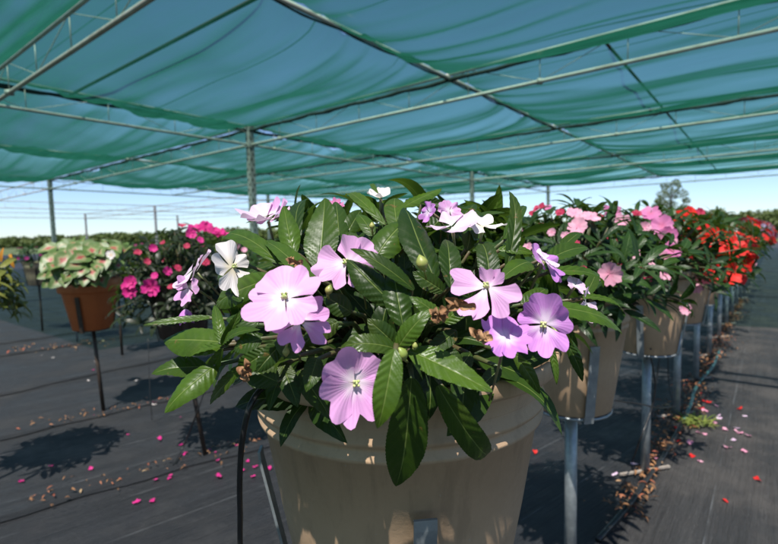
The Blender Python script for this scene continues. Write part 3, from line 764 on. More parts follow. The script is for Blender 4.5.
hflower(381, 198, 30, 'white', (.1, -.35, .9), rot=-50, off=-.07, tint=.2, cup=.3, eye=False, skip=(2, 3))
hflower(186, 309, 18, 'purple', (0, -.3, -1), rot=0, off=.05, tint=.4, cup=1.2, eye=False, half=34)
hflower(585, 303, 42, 'pale', (.5, -.75, .2), rot=35, off=.04, tint=.6, cup=.1, eye=False, half=26, sc=(.8, .7, 1.0, 1.2, .6))
hflower(575, 286, 24, 'pale', (.3, -.7, .6), rot=0, off=.03, tint=.8, cup=.2, eye=False)
hflower(336, 206, 18, 'mauve', (0, -.5, .6), rot=0, off=-.1, tint=.4, cup=.2, eye=False)

# ------------------------------------------------------------------ background plants
def plant(x, y, label, leafmat, seed, fl=(), rz=RIMZ, potmat='pot', dome=(.29, .29, .27), dz=.06, n=330, llen=.095, lw=.034, extra=(), k=1.0, nu=8, name='potted_plant', rk=1.0, rflow=None, prof=POT_PROF, sq=0., cat='potted plant', potn=40, bushk=None):
    root = empty(name, (x, y, rz - .36 * k), label, cat, HG)
    pot(root, (x, y, rz), M[potmat], k, potn, [(a * rk, b) for a, b in prof], sq)
    D = Dome((x, y, rz + dz), dome); mb = MB(); st = MB(); r_ = random.Random(seed)
    bush(mb, st, D, n, llen, lw, nu=nu, nv=1 if nu < 10 else 2, rnd=r_, lowest=-.4, serr=.04 if nu > 8 else 0, **(bushk or {}))
    mb.build('foliage', M[leafmat], root); st.build('stems', M['stem'], root)
    random.seed(seed)
    for (px, py, spx, mat, *o) in fl:
        h = D.hit(px, py); nr = D.nrm(h); p = at(px, py, h.y - (o[0] if o else .035) - .035 - (max(0, y - 2.6) * .07 if x > 0 else 0)); size = spx  / 480 * p.y
        n_ = (nr * .5 + toC(p) * .7 + V((random.uniform(-.5, .5), random.uniform(-.3, .3), random.uniform(-.2, .5)))).normalized()
        mb = MB(); flower_mb(mb, p, n_, V((random.uniform(-.3, .3), 0, 1)), size, random.uniform(-30, 30), random.uniform(.05, .3), nu=5, nv=3, double=mat in ('magenta', 'rose', 'red') and spx > 9)
        mb.tube([p - n_ * .002, p - n_ * .04 - V((0, 0, .01))], .0012, 5, mi=1)
        mb.build('flower', [M[mat], M['stalk']], root)
    if rflow:
        cnt, mats, sz, zr = rflow
        for i in range(cnt):
            th = r_.uniform(0, 6.28); z = r_.uniform(*zr); q = math.sqrt(1 - z * z); dv = V((q * math.cos(th), q * math.sin(th), z))
            p = D.c + V((dv.x * D.r.x, dv.y * D.r.y, dv.z * D.r.z)) * 1.07; n_ = (dv + V((0, 0, .2)) + V([r_.uniform(-.3, .3) for _ in range(3)])).normalized()
            mb = MB(); flower_mb(mb, p, n_, V((0, 0, 1)), sz * r_.uniform(.7, 1.15), r_.uniform(0, 72), .15, nu=4, nv=2); mb.build('flower', M[r_.choice(mats)], root)
    return root, D

# right-hand row: feet at equal steps towards the vanishing point
foot = [None, ground(572, 597), ground(645, 475), ground(677.5, 418), ground(697, 382), ground(709, 357)]
stepv = (foot[5] - foot[2]) / 3
foot[1] = foot[2] - stepv; foot[1].x -= .055
foot[3] = foot[2] + stepv; foot[4] = foot[2] + stepv * 2
for i in range(6, 15): foot.append(foot[5] + stepv * (i - 5))
FR = [
 # plant 2
 [(517, 236, 22, 'pink', .02), (512, 246, 16, 'pale', .02), (528, 248, 12, 'pink', .03), (540, 209, 14, 'rose', .0), (560, 213, 10, 'rose', .0), (494, 208, 17, 'rose', 0), (576, 243, 8, 'rose'), (583, 270, 9, 'rose'), (541, 226, 8, 'rose'), (552, 232, 9, 'pink'),
  (574, 214, 17, 'pink', .0), (590, 218, 20, 'pink', .02), (578, 227, 20, 'pink', .03), (609, 274, 25, 'pink', .06), (566, 236, 10, 'pink'), (532, 214, 8, 'rose', 0), (548, 208, 9, 'mauve', 0)],
 [(645, 228, 13, 'pink', .02), (654, 250, 12, 'pink', .02), (622, 262, 9, 'rose', .02), (648, 278, 9, 'rose', .02), (606, 236, 9, 'rose', .02), (631, 251, 24, 'pink', .03), (612, 212, 18, 'mauve', .0), (623, 221, 16, 'pink', .02), (616, 239, 8, 'rose'), (627, 285, 12, 'rose'), (637, 214, 10, 'rose', 0), (650, 214, 20, 'mauve', 0), (662, 226, 24, 'mauve', .02), (664, 243, 26, 'pink', .03), (671, 251, 20, 'mauve', .03), (658, 260, 22, 'pink', .04), (600, 217, 10, 'rose', 0), (667, 236, 20, 'mauve', .03), (665, 274, 14, 'pink', .05), (684, 308, 14, 'pink', .02), (640, 268, 7, 'rose')],
 [(714, 266, 32, 'red', .06), (725, 272, 30, 'red', .05), (705, 268, 27, 'red', .06), (709, 244, 30, 'red', .05), (716, 238, 22, 'red', .04), (728, 247, 30, 'red', .04), (722, 255, 22, 'red', .04), (699, 251, 22, 'red', .06), (703, 240, 25, 'red', .05), (688, 228, 27, 'red', .04), (679, 224, 27, 'red', .04), (697, 230, 22, 'red', .03), (676, 262, 15, 'pink', .03), (670, 272, 12, 'rose', .03), (696, 286, 14, 'pink', .03), (686, 241, 18, 'red', .02), (694, 247, 16, 'red', .02), (672, 218, 12, 'rose', 0), (693, 266, 26, 'pink', .03), (701, 276, 22, 'pink', .05), (690, 274, 18, 'mauve', .04), (680, 225, 30, 'red', 0), (688, 228, 22, 'red', 0), (700, 213, 10, 'rose', -.05), (704, 240, 25, 'red', 0), (699, 230, 17, 'red', 0), (681, 278, 12, 'rose', .05), (686, 256, 10, 'pink'), (690, 212, 12, 'red', -.05)],
 [(741, 262, 25, 'red', .03), (743, 246, 25, 'red', .03), (736, 238, 17, 'red', .03), (737, 276, 20, 'red', .03), (748, 254, 18, 'red', .03), (714, 266, 27, 'red', .02), (724, 271, 27, 'red', .03), (706, 270, 22, 'red', .02), (709, 245, 22, 'red', 0), (715, 240, 17, 'red', 0), (729, 246, 27, 'red', .02), (723, 252, 20, 'red', .02), (719, 258, 22, 'red', .02), (731, 257, 20, 'red', .02), (703, 250, 17, 'red', 0), (701, 262, 20, 'red', .03), (710, 256, 17, 'red', .02), (738, 270, 17, 'red', .03), (735, 250, 12, 'red', 0), (718, 232, 15, 'red', 0), (733, 266, 12, 'red')],
 [(716, 229, 12, 'purple', -.05), (724, 233, 11, 'pale', -.05), (730, 237, 9, 'purple', -.05), (737, 243, 10, 'lilac', -.03), (740, 258, 16, 'red', 0), (746, 248, 15, 'red', 0), (735, 232, 8, 'white', -.05), (750, 262, 12, 'pink')],
]
RL_LAB = ['pale pink and rose flowered plant in the second pot, just behind the nearest pot',
          'plant with many pale pink and mauve flowers, third pot along the right-hand row',
          'plant with pink flowers at its left and bright red clusters, fourth right-hand pot',
          'plant covered in bright red flowers, fifth pot along the right-hand row',
          'plant with lilac, white and red flowers, sixth pot along the right-hand row']
ordn = ['', '', 'second', 'third', 'fourth', 'fifth', 'sixth', 'seventh', 'eighth', 'ninth', 'tenth', 'eleventh', 'twelfth', 'thirteenth', 'fourteenth', 'fifteenth']
domes = [((.29, .29, .22), .03), ((.33, .33, .24), .02), ((.36, .36, .27), .01), ((.34, .34, .27), .01), ((.35, .35, .27), .01)]
for i in range(5):
    f = foot[i + 1]
    d, dz = domes[i]
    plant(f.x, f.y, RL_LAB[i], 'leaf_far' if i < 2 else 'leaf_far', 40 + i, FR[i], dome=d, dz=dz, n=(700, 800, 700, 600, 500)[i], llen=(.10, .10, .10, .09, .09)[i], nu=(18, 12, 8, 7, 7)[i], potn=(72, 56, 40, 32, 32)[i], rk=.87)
colr = [['red'], ['red', 'rose'], ['pink', 'mauve'], ['red', 'rose'], ['lilac'], ['pink'], ['red'], ['white'], ['magenta']]
for i in range(6, 15):
    f = foot[i]; cs = colr[i - 6]
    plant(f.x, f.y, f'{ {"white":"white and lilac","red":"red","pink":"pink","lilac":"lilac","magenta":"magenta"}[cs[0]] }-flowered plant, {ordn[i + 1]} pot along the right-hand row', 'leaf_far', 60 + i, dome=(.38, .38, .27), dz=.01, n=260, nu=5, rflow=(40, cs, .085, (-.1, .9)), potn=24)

SL = ['galvanised stand under the nearest taupe pot', 'galvanised stand under the second pot of the right-hand row', 'galvanised stand under the third pot, its full post and pale foot bars in view']
st0 = stand(HX, HY, SL[0], M['galv'], straps=(-84, 186, 95, 10), ground_z=.012, rk=1.22, th=0.0)
for i in range(1, 15):
    f = foot[i]
    lab = SL[i] if i < 3 else f'galvanised stand under the {ordn[i + 1]} pot along the right-hand row'
    stand(f.x, f.y, lab, M['galv'], straps=((-88, 2, 92, 182) if i == 1 else (-40, 50, 140, 230)), rk=.88, ground_z=.010, bars=(14,))

# ------------------------------------------------------------------ left-hand plants
# magenta plant
pm = ground(206, 457)
DM = (-1.06, pm.y)
MAG = [(152, 287, 19, 'magenta', .06), (131, 282, 14, 'magenta'), (130, 292, 14, 'magenta'), (126, 286, 9, 'magenta'), (196, 230, 17, 'magenta', .02), (206, 227, 15, 'magenta', .02), (218, 234, 15, 'magenta', .02), (190, 234, 12, 'magenta'), (213, 231, 12, 'magenta'), (224, 236, 12, 'magenta'), (153, 248, 9, 'magenta'),
       (138, 253, 8, 'rose'), (167, 271, 10, 'magenta'), (147, 262, 8, 'rose'), (155, 276, 8, 'magenta'), (178, 268, 8, 'rose'), (163, 243, 6, 'rose'), (205, 262, 10, 'rose'), (187, 246, 7, 'rose'), (200, 240, 8, 'magenta'), (171, 287, 7, 'rose'), (182, 226, 8, 'rose', 0)]
plant(DM[0], DM[1], 'dark-leaved plant with magenta flowers in a brown pot, left behind the nearest plant', 'leaf_bronze', 71, MAG, rz=.93, potmat='brownpot', dome=(.285, .285, .31), dz=-.06, n=1100, llen=.078, lw=.034, nu=8, k=.8, bushk={'hang': .7})
stand(DM[0], DM[1], 'dark thin stand under the brown pot of magenta flowers', M['darksteel'], rad=.011, lean=(pm.x - DM[0], 0), topz=.93 - .29, bars=False, kk=.8, group='dark stands of the left rows')

# terracotta pot with caladium
po = ground(103, 411); OX = at(91, 300, po.y).x; OY = po.y
TP = [(.105, -.36), (.11, -.364), (.118, -.36), (.165, -.095), (.168, -.09), (.182, -.088), (.186, -.08), (.193, -.004), (.19, 0), (.182, -.001), (.175, -.02), (.17, -.05)]
zr_ = at(88, 279, OY).z
root, DC = plant(OX, OY, 'caladium with pale green and red-centred leaves in an orange terracotta pot', 'caladium', 81, rz=zr_, potmat='terra', dome=(.25, .25, .18), dz=.05, n=10, llen=.10, lw=.09, k=.90, prof=TP, sq=.35)
mb = MB(); st = MB(); r_ = random.Random(9)
spots = [(62, 272), (79, 267), (92, 273), (98, 261), (86, 253), (68, 253), (74, 260), (105, 268), (60, 262), (90, 262), (82, 276), (105, 255), (52, 268), (112, 260), (70, 280), (118, 266), (56, 280), (100, 280), (95, 250), (77, 249), (64, 247)]
for (x, y) in spots + [(r_.uniform(48, 122), r_.uniform(247, 282)) for _ in range(70)]:
    h = DC.hit(x, y); nr = DC.nrm(h); l = r_.uniform(.085, .13); p = at(x, y, h.y + r_.uniform(-.03, .08)) 
    d = (V((nr.x * .6 + r_.uniform(-.5, .5), nr.y * .5 - .2, -.5 + r_.uniform(-.4, .4)))).normalized()
    leaf(mb, p - d * l * .4, p + d * l * .6, l * .85, toC(p) * .8 + nr * .6 + V((r_.uniform(-.3, .3), 0, .4)), nu=12, nv=3, tint=r_.random(), corr=.001, serr=0, heart=True, fold=.15, arch=.06)
    st.tube([DC.c - V((0, 0, .06)), (DC.c + p) / 2 + V((0, 0, .04)), p - d * l * .4], [.003, .003, .002], 5)
for (x, y) in [(r_.uniform(60, 125), r_.uniform(244, 262)) for _ in range(40)]:
    p = at(x, y, OY + r_.uniform(0, .2)); l = .11; d = V((r_.uniform(-1, 1), r_.uniform(-.5, .5), r_.uniform(-.3, .7))).normalized()
    leaf(mb, p - d * l * .4, p + d * l * .6, l * .8, V((0, -.5, 1)), nu=8, nv=2, tint=.5, corr=0, serr=0, heart=True)
mb.build('foliage', M['caladium'], root); st.build('stems', M['stem'], root)
mb = MB()
for a in range(5): 
    p = at(111, 255, OY - .12); petal(mb, p, (math.cos(a * 1.25), 0, math.sin(a * 1.25)), (0, -1, .3), .035, R(36), nu=4, nv=2)
mb.build('flower', M['white'], root)
stand(OX, OY, 'thin black stand under the orange terracotta pot', M['darksteel'], rad=.012, lean=(po.x - OX + .005, 0), topz=zr_ - .33, bars=False, kk=.85, group='dark stands of the left rows', straps=(-88, 40, 160))

# yellow leaved plant at the left edge, next in the nearest left row
YX, YY = -1.94, 2.10
root, DY = plant(YX, YY, 'yellow-green plant with drooping leaves at the left edge, left of the orange pot', 'leaf_yellow', 91, rz=.92, potmat='brownpot', dome=(.25, .25, .24), dz=-.02, n=520, llen=.12, lw=.036, k=.7, bushk={'hang': .9})
mb = MB(); r_ = random.Random(3)
for (x, y) in [(14, 262), (2, 256)]:
    h = DY.hit(x, y); p = at(x, y + 6, h.y)
    for k in range(2):
        d = V((r_.uniform(-.5, .6), 0, 1)).normalized() * .07; leaf(mb, p, p + d, .024, (0, -1, .3), nu=10, nv=2, corr=0, serr=0, tint=r_.random())
mb.build('orange_leaves', M['leaf_orange'], root)
stand(YX, YY, 'thin black stand under the yellow-green plant at the left edge', M['darksteel'], rad=.011, topz=.92 - .255, bars=False, kk=.7, group='dark stands of the left rows')

# rows farther back on the left
k = 0
far_spots = [(2.05, 5.0), (2.05, 6.15), (2.05, 7.3), (2.05, 3.85), (2.05, 2.75), (3.6, 5.6), (3.6, 6.8), (3.6, 8.0), (3.6, 9.2), (3.6, 4.4), (3.6, 3.2), (5.2, 8.4), (5.2, 9.7), (5.2, 11.0), (5.2, 7.1), (5.2, 5.8), (7.4, 9.0), (7.4, 10.6), (7.4, 12.2), (7.4, 13.8), (7.4, 7.4), (10.5, 12), (10.5, 14), (10.5, 16), (10.5, 18), (10.5, 10)]
fkind = [('green', 'leaf_far', ['rose']), ('magenta-flowered', 'leaf_far', ['magenta']), ('pink-flowered', 'leaf_far', ['pink']), ('bronze-leaved', 'leaf_bronze', ['magenta', 'rose'])]
rowname = {2.05: 'first far left row', 3.6: 'second far left row', 5.2: 'third far left row', 7.4: 'fourth far left row', 10.5: 'rearmost far left row'}
cnt = {}
for (r0, l0) in far_spots:
    p = RL(r0, l0); kd = fkind[(k * 7 + int(l0)) % 4]; cnt[r0] = cnt.get(r0, 0) + 1
    place = ordn[cnt[r0] + 1] if cnt[r0] > 1 else 'first'
    place = ['first', 'second', 'third', 'fourth', 'fifth', 'sixth'][sorted([q for (a, q) in far_spots if a == r0]).index(l0)]
    pc = 'pot' if k % 3 else 'brownpot'
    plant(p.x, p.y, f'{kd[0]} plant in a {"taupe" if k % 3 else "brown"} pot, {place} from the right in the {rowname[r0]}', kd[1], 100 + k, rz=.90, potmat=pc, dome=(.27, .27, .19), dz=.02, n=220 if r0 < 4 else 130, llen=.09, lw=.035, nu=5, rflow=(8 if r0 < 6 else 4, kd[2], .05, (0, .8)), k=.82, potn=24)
    stand(p.x, p.y, f'thin stand under the {kd[0]} plant, {place} from the right in the {rowname[r0]}', M['galv'] if k % 4 == 1 else M['darksteel'], rad=.012, topz=.9 - .30, bars=False, kk=.82, group='dark stands of the left rows')
    k += 1

# ------------------------------------------------------------------ hoses and drip tubes
def bez(pts, n=14):
    """Catmull-Rom through the points"""
    P = [V(p) for p in pts]; P = [P[0] * 2 - P[1]] + P + [P[-1] * 2 - P[-2]]; o = []
    for i in range(1, len(P) - 2):
        for k in range(n):
            t = k / n; a, b, c, d = P[i - 1:i + 3]
            o.append(.5 * ((2 * b) + (c - a) * t + (2 * a - 5 * b + 4 * c - d) * t * t + (3 * b - a - 3 * c + d) * t ** 3))
    o.append(P[-2]); return o
def hose(pts, rad, label, mat='cord', name='drip_tube', cat='drip tube', group='black drip tubes'):
    mb = MB(); mb.tube(bez(pts), rad, 10); o = mb.build(name, M[mat]); setp(o, label, cat, group)
hose([at(292, 380, .62), at(268, 384, .56), at(252, 402, .53), at(243, 435, .53), at(240, 470, .545), at(240, 510, .56), at(243, 580, .6), at(262, 700, .7)], .0034, 'thick black irrigation tube arching over the left rim of the nearest pot', group=None)
hose([at(204, 392, 2.3), at(196, 415, 2.3), ground(184, 445, .05), ground(172, 466, .015), ground(158, 472, .012)], .004, 'thin black drip tube running down beside the dark post of the magenta plant')
g3 = foot[2]
hose([(g3.x - .05, g3.y - .12, .62), at(650, 352, g3.y - .08), at(655, 385, g3.y - .06), at(651, 410, g3.y - .05), at(640, 440, g3.y - .1), ground(632, 462, .02)], .0035, 'thin black drip tube crossing the post of the third stand')
g4 = foot[3]
hose([(g4.x - .13, g4.y - .05, .7), at(660, 350, g4.y), at(656, 385, g4.y), ground(652, 420, .02)], .0035, 'thin black drip tube hanging left of the fourth stand')
hose([(g4.x - .08, g4.y - .02, .7), at(668, 350, g4.y + .1), at(669, 385, g4.y + .1), ground(676, 412, .02)], .003, 'thin black drip tube hanging closest to the fourth stand on its left')
hose([ground(598, 540, .012), ground(629, 505, .02), ground(645, 482, .03), ground(660, 462, .02), ground(674, 438, .02), ground(686, 416, .02)], .011, 'black irrigation hose on the ground past the foot of the third stand', name='irrigation_hose', cat='hose', group=None)
hose([ground(684, 420, .022), ground(691, 404, .03), ground(695, 390, .02), ground(703, 378, .02), ground(713, 366, .03), ground(720, 350, .02)], .010, 'teal irrigation hose lying along the feet of the farther right-hand stands', 'teal', 'irrigation_hose', 'hose', None)
hose([foot[1] + V((.12, .0, .60)), at(640, 404, 1.9), at(660, 408, 2.3), at(676, 406, g4.y - .1)], .003, 'black drip line slung between the second and fourth stands')
hose([at(148, 338, 3.0), at(150, 390, 2.9), ground(152, 420, .02)], .002, 'faint thin drip tube standing left of the dark post of the magenta plant')
# ------------------------------------------------------------------ shade house
S = 1.16
K_UP, K_LO = 2.47 * S, 2.07 * S
ZU, ZL = CAMZ + K_UP, CAMZ + K_LO
rl = [-2.6, 2.15, 6.7, 11.5, 17.0, 21.3, 25.4]
ll = [-8.6, -2.4, 3.97, 9.1, 15.0, 21.7]
rl = [v * S for v in rl]; ll = [v * S for v in ll]
LOUT = 34.5 * S; LEND = 47 * S
sh = empty('shade_house', (0, 0, 0), 'green shade cloth canopy on grey steel trusses and posts above the pots', 'shade house')
def bar(mb, a, b, r, n=6): mb.tube([a, b], r, n)
def truss(a, b, step, rc=.028, rw=.008, top=True, diag=True):
    """a, b in (r,l); parallel chords with verticals and diagonals"""
    A, B = RL(*a), RL(*b); L_ = (B - A).length; n = max(2, round(L_ / step))
    up, lo = V((0, 0, ZU)), V((0, 0, ZL))
    mb = MB(); bar(mb, A + up, B + up, rc, 8); t = mb.build('truss', M['truss'], sh)
    mb = MB(); bar(mb, A + lo, B + lo, rc * 1.05, 8)
    for i in range(n // 5 + 1):
        p = A.lerp(B, min(1, (i * 5) / n)); mb.box(p + lo, (.09, .09, .075))
    c = mb.build('bottom_chord', M['truss'], sh); c.parent = t
    mb = MB()
    for i in range(n + 1):
        p = A.lerp(B, i / n); bar(mb, p + up, p + lo, rw, 5)
        if i < n and diag:
            q = A.lerp(B, (i + 1) / n)
            if i % 2: bar(mb, p + up, q + lo, rw * .8, 5)
            else: bar(mb, p + lo, q + up, rw * .8, 5)
    c = mb.build('web', M['truss'], sh); c.parent = t
for i, r in enumerate(rl):
    if i == 5: continue
    l1 = LEND if i in (2, 4, 6) else ll[5]
    l0 = ll[0]
    
    truss((r, l0), (r, l1), 1.12 * S, rc=.030)
for l in (ll[3], ll[5], LOUT, LEND):
    truss((rl[0] - (14.05 * S if l < 22 * S else 0), l), (rl[6], l), 1.2 * S, rc=.028)
# single purlins
def purlin(a, b, z, r, mat='truss', name='purlin'):
    mb = MB(); mb.tube([RL(*a) + V((0, 0, z)), RL(*b) + V((0, 0, z))], r, 8); mb.build(name, M[mat], sh)
purlin((rl[1], ll[2]), (rl[6], ll[2]), ZU - .05, .034)
purlin((rl[0], ll[4]), (rl[6], ll[4]), ZU - .05, .034)
purlin((rl[2], 1.7 * S), (rl[6], 1.7 * S), ZU - .06, .024, 'darksteel')
purlin((rl[1], ll[1]), (rl[6], ll[1]), ZU - .05, .034)
purlin((3.2 * S, 2.0 * S), (3.2 * S, ll[3]), ZU - .05, .026, 'darksteel')
purlin((rl[5], ll[0]), (rl[5], ll[5]), ZU, .026)
# columns
def column(r, l, w=.15, h=None):
    c = RL(r, l); mb = MB(); h = h or ZU; rot = Matrix.Rotation(math.atan2(rv.y, rv.x), 3, 'Z')
    mb.box((c.x, c.y, h / 2 + .02), (w, w, h + .04), rot)
    mb.box((c.x, c.y, .012), (w * 2, w * 2, .016), rot)
    mb.box((c.x, c.y, ZL - .02), (w * 1.25, w * 1.25, .09), rot)
    z = .3; k = 0
    while z < h - .2:
        for dv in (rv, -rv, lv, -lv):
            sd = V((-dv.y, dv.x, 0)); p = c + dv * (w / 2 + .001) + V((0, 0, z)) + sd * (.03 if k % 2 else -.03)
            mb.box(p, (.012, .035, .06), Matrix.Rotation(math.atan2(dv.y, dv.x), 3, 'Z'), mi=1)
        z += .13; k += 1
    mb.build('column', [M['post_steel'], M['hole']], sh, smooth=False)
for (r, l) in [(rl[2], ll[3]), (rl[4], ll[3]), (rl[6], ll[3]), (rl[2], ll[5]), (rl[4], ll[5]), (rl[6], ll[5]), (rl[4], LOUT), (rl[2], LOUT), (rl[6], LOUT), (rl[4], ll[1]), (rl[6], ll[1]), (rl[0], ll[5]), (rl[4], LEND), (rl[2], LEND), (rl[6], LEND)]:
    column(r, l)
# cloth panels: hung between the trusses, sagging in between
def cloth(r0, r1, l0, l1, sag, seed, gap0=0., gapl=None, slant=0.):
    nu, nv = 46, 34; vs = []; uv = []; fs = []
    for i in range(nu + 1):
        t = i / nu
        for j in range(nv + 1):
            s = j / nv; l = l0 + (l1 - l0) * s; g = 0
            if gap0: g = gap0 * max(0, math.sin(math.pi * s)) * (.6 + .4 * math.sin(s * 17 + seed))
            if slant: g += slant * (1 - s)
            r = r0 + g + (r1 - r0 - g) * t
            if gapl: l = l0 + (l1 - l0) * s + gapl * (1 - s) * max(0, math.sin(math.pi * t))
            e = 4 * t * (1 - t)
            t2 = t ** 1.25
            z = -sag * (4 * t2 * (1 - t2)) * (1 + .12 * math.sin(s * 5 + seed)) * min(1, 5 * s * (1 - s)) ** .55
            edge = min(1, 4 * t * (1 - t) * 1.6)
            z += edge * .08 * noise.noise(V((r * 1.3, l * .22, seed))) * 1.6
            z += edge * .05 * noise.noise(V((r * 4.5, l * .35, seed + 5))) * 1.6
            # scallops from the ties along the trusses
            z += .03 * (1 - e)
            vs.append(RL(r, l, ZU - .035 + z)); uv.append((r, l))
    for i in range(nu):
        for j in range(nv): k = i * (nv + 1) + j; fs.append((k, k + 1, k + nv + 2, k + nv + 1))
    mb = MB(); mb.add(vs, fs, uv); mb.build('cloth_panel', M['cloth'], sh)
rnd = random.Random(17)
for i in range(6):
    for j in range(5):
        if i == 0 and j < 2: continue
        r0 = rl[i]
        slant = 0
        if i == 1 and j == 1: r0 = 3.1 * S; slant = 1.3 * S
        if i == 1 and j == 0: r0 = 4.4 * S
        if (i, j) == (0, 2): r0 = 0.0
        g = {(2, 3): .42, (2, 4): .50, (3, 1): .2, (4, 2): .3, (4, 1): .25}.get((i, j), 0.03 if i > 1 else 0)
        gl = .45 if (i, j) == (2, 3) else (.0)
        if (i, j) == (2, 2): gl = 0
        cloth(r0 + .03, rl[i + 1] - .03, ll[j] + .02, ll[j + 1] - .02, (.42, .46, .38, .34, .30, .26)[i] * rnd.uniform(.85, 1.1), i * 7 + j, gap0=g, gapl=gl, slant=slant)
# unseen canopy past the open bay, added behind the camera to cut sky light
rb = [-17.0 * S, -12.3 * S, -7.6 * S, -2.6 * S]
for i in range(3):
    for j in range(5): cloth(rb[i] + .03, rb[i + 1] - .03, ll[j] + .02, ll[j + 1] - .02, .5, 50 + i * 7 + j)
for r in rb[:3]: truss((r, ll[0]), (r, ll[5]), 1.12 * S)
# bunched hems along the truss tops
def hem(a, b, seed, rr=.05):
    A, B = RL(*a), RL(*b); n = int((B - A).length / .16); pts = []; rad = []
    for k in range(n + 1):
        t = k / n; p = A.lerp(B, t) + V((0, 0, ZU - .085 - .025 * abs(math.sin(k * .16 * math.pi / (1.12 * S))) + .015 * noise.noise(V((k * .4, seed, 0)))))
        pts.append(p + V((.02 * noise.noise(V((k * .3, seed, 3))), 0, 0))); rad.append(rr * (.65 + .7 * abs(noise.noise(V((k * .35, seed, 7))))))
    mb = MB(); mb.tube(pts, rad, 7); mb.build('cloth_hem', M['hem'], sh)
for i in (1, 2, 3, 4, 6): hem((rl[i] - .02, ll[0] if i > 1 else ll[3]), (rl[i] - .02, ll[5]), i)
hem((rl[0], ll[3] + .05), (rl[6], ll[3] + .05), 9); hem((rl[0], ll[5]), (rl[6], ll[5]), 10, .02)
hem((3.1 * S, ll[2]), (rl[3], ll[2]), 12, .02)

# ------------------------------------------------------------------ far vegetation
def clump(mb, c, r, n, rnd, sz, tint=(0, 1)):
    for i in range(n):
        th = rnd.uniform(0, 6.28); z = rnd.uniform(-.8, 1); q = math.sqrt(1 - z * z); k = rnd.uniform(.55, 1.05)
        p = V(c) + V((q * math.cos(th) * r[0], q * math.sin(th) * r[1], z * r[2])) * k
        n_ = V((rnd.uniform(-1, 1), rnd.uniform(-1, 1), rnd.uniform(-.3, 1))).normalized(); e = n_.orthogonal().normalized() * sz * rnd.uniform(.5, 1.2); f = n_.cross(e) * rnd.uniform(.4, .9)
        b = rnd.uniform(*tint)
        mb.add([p - e, p + f, p + e, p - f], [(0, 1, 2, 3)], None, b)
rnd = random.Random(2)
def treeline(name, label, x0, x1, Y, hts, sz, nper, cs, depth=5):
    mb = MB(); n = len(range(int(x0), int(x1), cs))
    for x in range(int(x0), int(x1), cs):
        for dd in range(2):
            y = Y + dd * depth; p = at(x, 235, y); p.z = 0
            t = (x - x0) / (x1 - x0); h = hts[0] + (hts[1] - hts[0]) * t; h *= rnd.uniform(.74, 1.12)
            w = cs / 480 * y * 1.1
            clump(mb, (p.x + rnd.uniform(-.3, .3) * w, y + rnd.uniform(-1, 1), h * .55), (w, w * .8, h * .52), nper, rnd, sz, (rnd.uniform(0, .5), rnd.uniform(.5, 1)))
    o = mb.build(name, M['tree'], None, smooth=False); setp(o, label, 'trees', None, 'stuff')
treeline('distant_wood', 'low distant green wood along the horizon on the left', -60, 420, 110, (2.2, 3.8), .42, 300, 8)
treeline('distant_hedge', 'low green hedge on the horizon at the centre', 420, 640, 110, (3.2, 3.6), .45, 220, 9)
treeline('distant_hedge', 'sunlit green hedge of bushes on the horizon at the right', 640, 850, 60, (3.0, 3.5), .20, 700, 10)
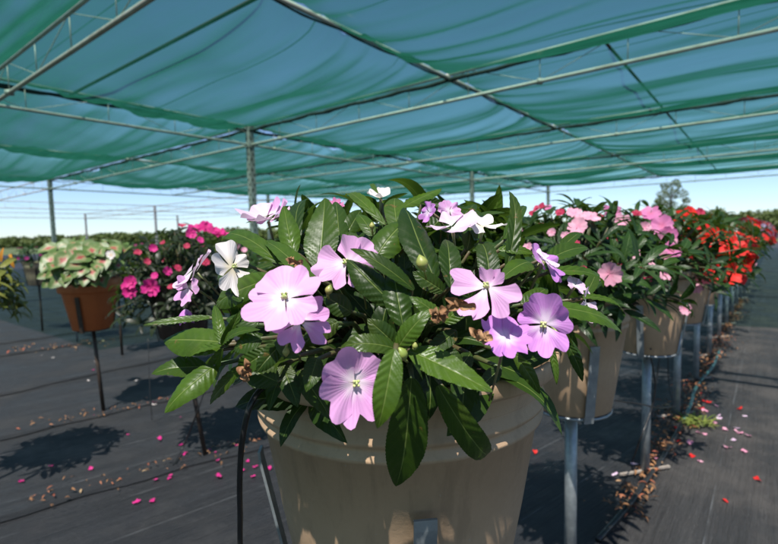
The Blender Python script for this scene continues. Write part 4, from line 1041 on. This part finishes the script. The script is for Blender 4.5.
# lone tree
tY = 55; base = at(670, 235, tY); base.z = 0
tr = empty('tree', base, 'lone airy round-crowned tree above the hedge at the right', 'tree')
mb = MB(); k = tY / 480
mb.tube([base, base + V((.1, 0, 2.0)), base + V((.0, 0, 4.2)), base + V((.15, 0, 5.8))], [.22, .16, .1, .04], 8)
tips = []
rnd = random.Random(8)
for i in range(14):
    a = rnd.uniform(0, 6.28); z0 = rnd.uniform(1.8, 4.6); p = base + V((0, 0, z0)); q = p + V((math.cos(a) * rnd.uniform(.8, 1.6), math.sin(a) * rnd.uniform(.8, 1.6), rnd.uniform(.5, 1.5)))
    mb.tube([p, p.lerp(q, .5) + V((0, 0, -.1)), q], [.06, .04, .02], 5); tips.append(q)
mb.build('trunk', M['bark'], tr)
mb = MB()
for (dx, dz, rr) in [(-1.1, 3.6, .55), (1.2, 3.3, .6), (0, 3.7, .8), (-.7, 4.9, .65), (.8, 4.9, .7), (0, 5.7, .65), (.35, 6.3, .38), (-1.5, 4.2, .35), (1.55, 4.2, .4), (-.3, 2.7, .55), (.7, 2.4, .55), (1.3, 2.7, .4), (-.45, 6.0, .4), (-1.45, 3.1, .28), (.1, 1.9, .6)]:
    clump(mb, base + V((dx * 1.1, rnd.uniform(-.6, .6), dz)), (rr * 1.2, rr * 1.2, rr * .95), int(420 * rr), rnd, .10, (rnd.uniform(0, .4), rnd.uniform(.4, 1)))
for q in tips: clump(mb, q, (.35, .35, .3), 60, rnd, .09)
mb.build('crown', M['tree'], tr, smooth=False)

# ------------------------------------------------------------------ light
EL, AZ = 62.0, 196.0        # sun height, compass direction (0 = straight ahead, clockwise)
w = bpy.data.worlds.new('World'); scene.world = w; w.use_nodes = True; nt = w.node_tree
bg = nt.nodes['Background']; sky = nt.nodes.new('ShaderNodeTexSky'); sky.sky_type = 'NISHITA'; sky.sun_disc = False
sky.sun_elevation = R(EL); sky.sun_rotation = R(AZ); sky.air_density = .75; sky.dust_density = .3; sky.ozone_density = 4.0; sky.altitude = 100
nt.links.new(sky.outputs[0], bg.inputs[0]); bg.inputs[1].default_value = .115
sd = bpy.data.lights.new('sun', 'SUN'); sd.energy = 5.0; sd.angle = R(.53); sd.color = (1, .955, .88)
so = bpy.data.objects.new('sun', sd); col.objects.link(so)
sdir = V((math.sin(R(AZ)) * math.cos(R(EL)), math.cos(R(AZ)) * math.cos(R(EL)), math.sin(R(EL))))
so.rotation_euler = sdir.to_track_quat('Z', 'Y').to_euler(); so.location = (0, 0, 20)

scene.view_settings.view_transform = 'Standard'; scene.view_settings.look = 'None'; scene.view_settings.gamma = 1
scene.view_settings.exposure = 0.55; scene.view_settings.use_curve_mapping = False
scene.render.engine = 'CYCLES'
scene.cycles.max_bounces = 8; scene.cycles.transparent_max_bounces = 16
scene.render.resolution_x = 1024; scene.render.resolution_y = 716
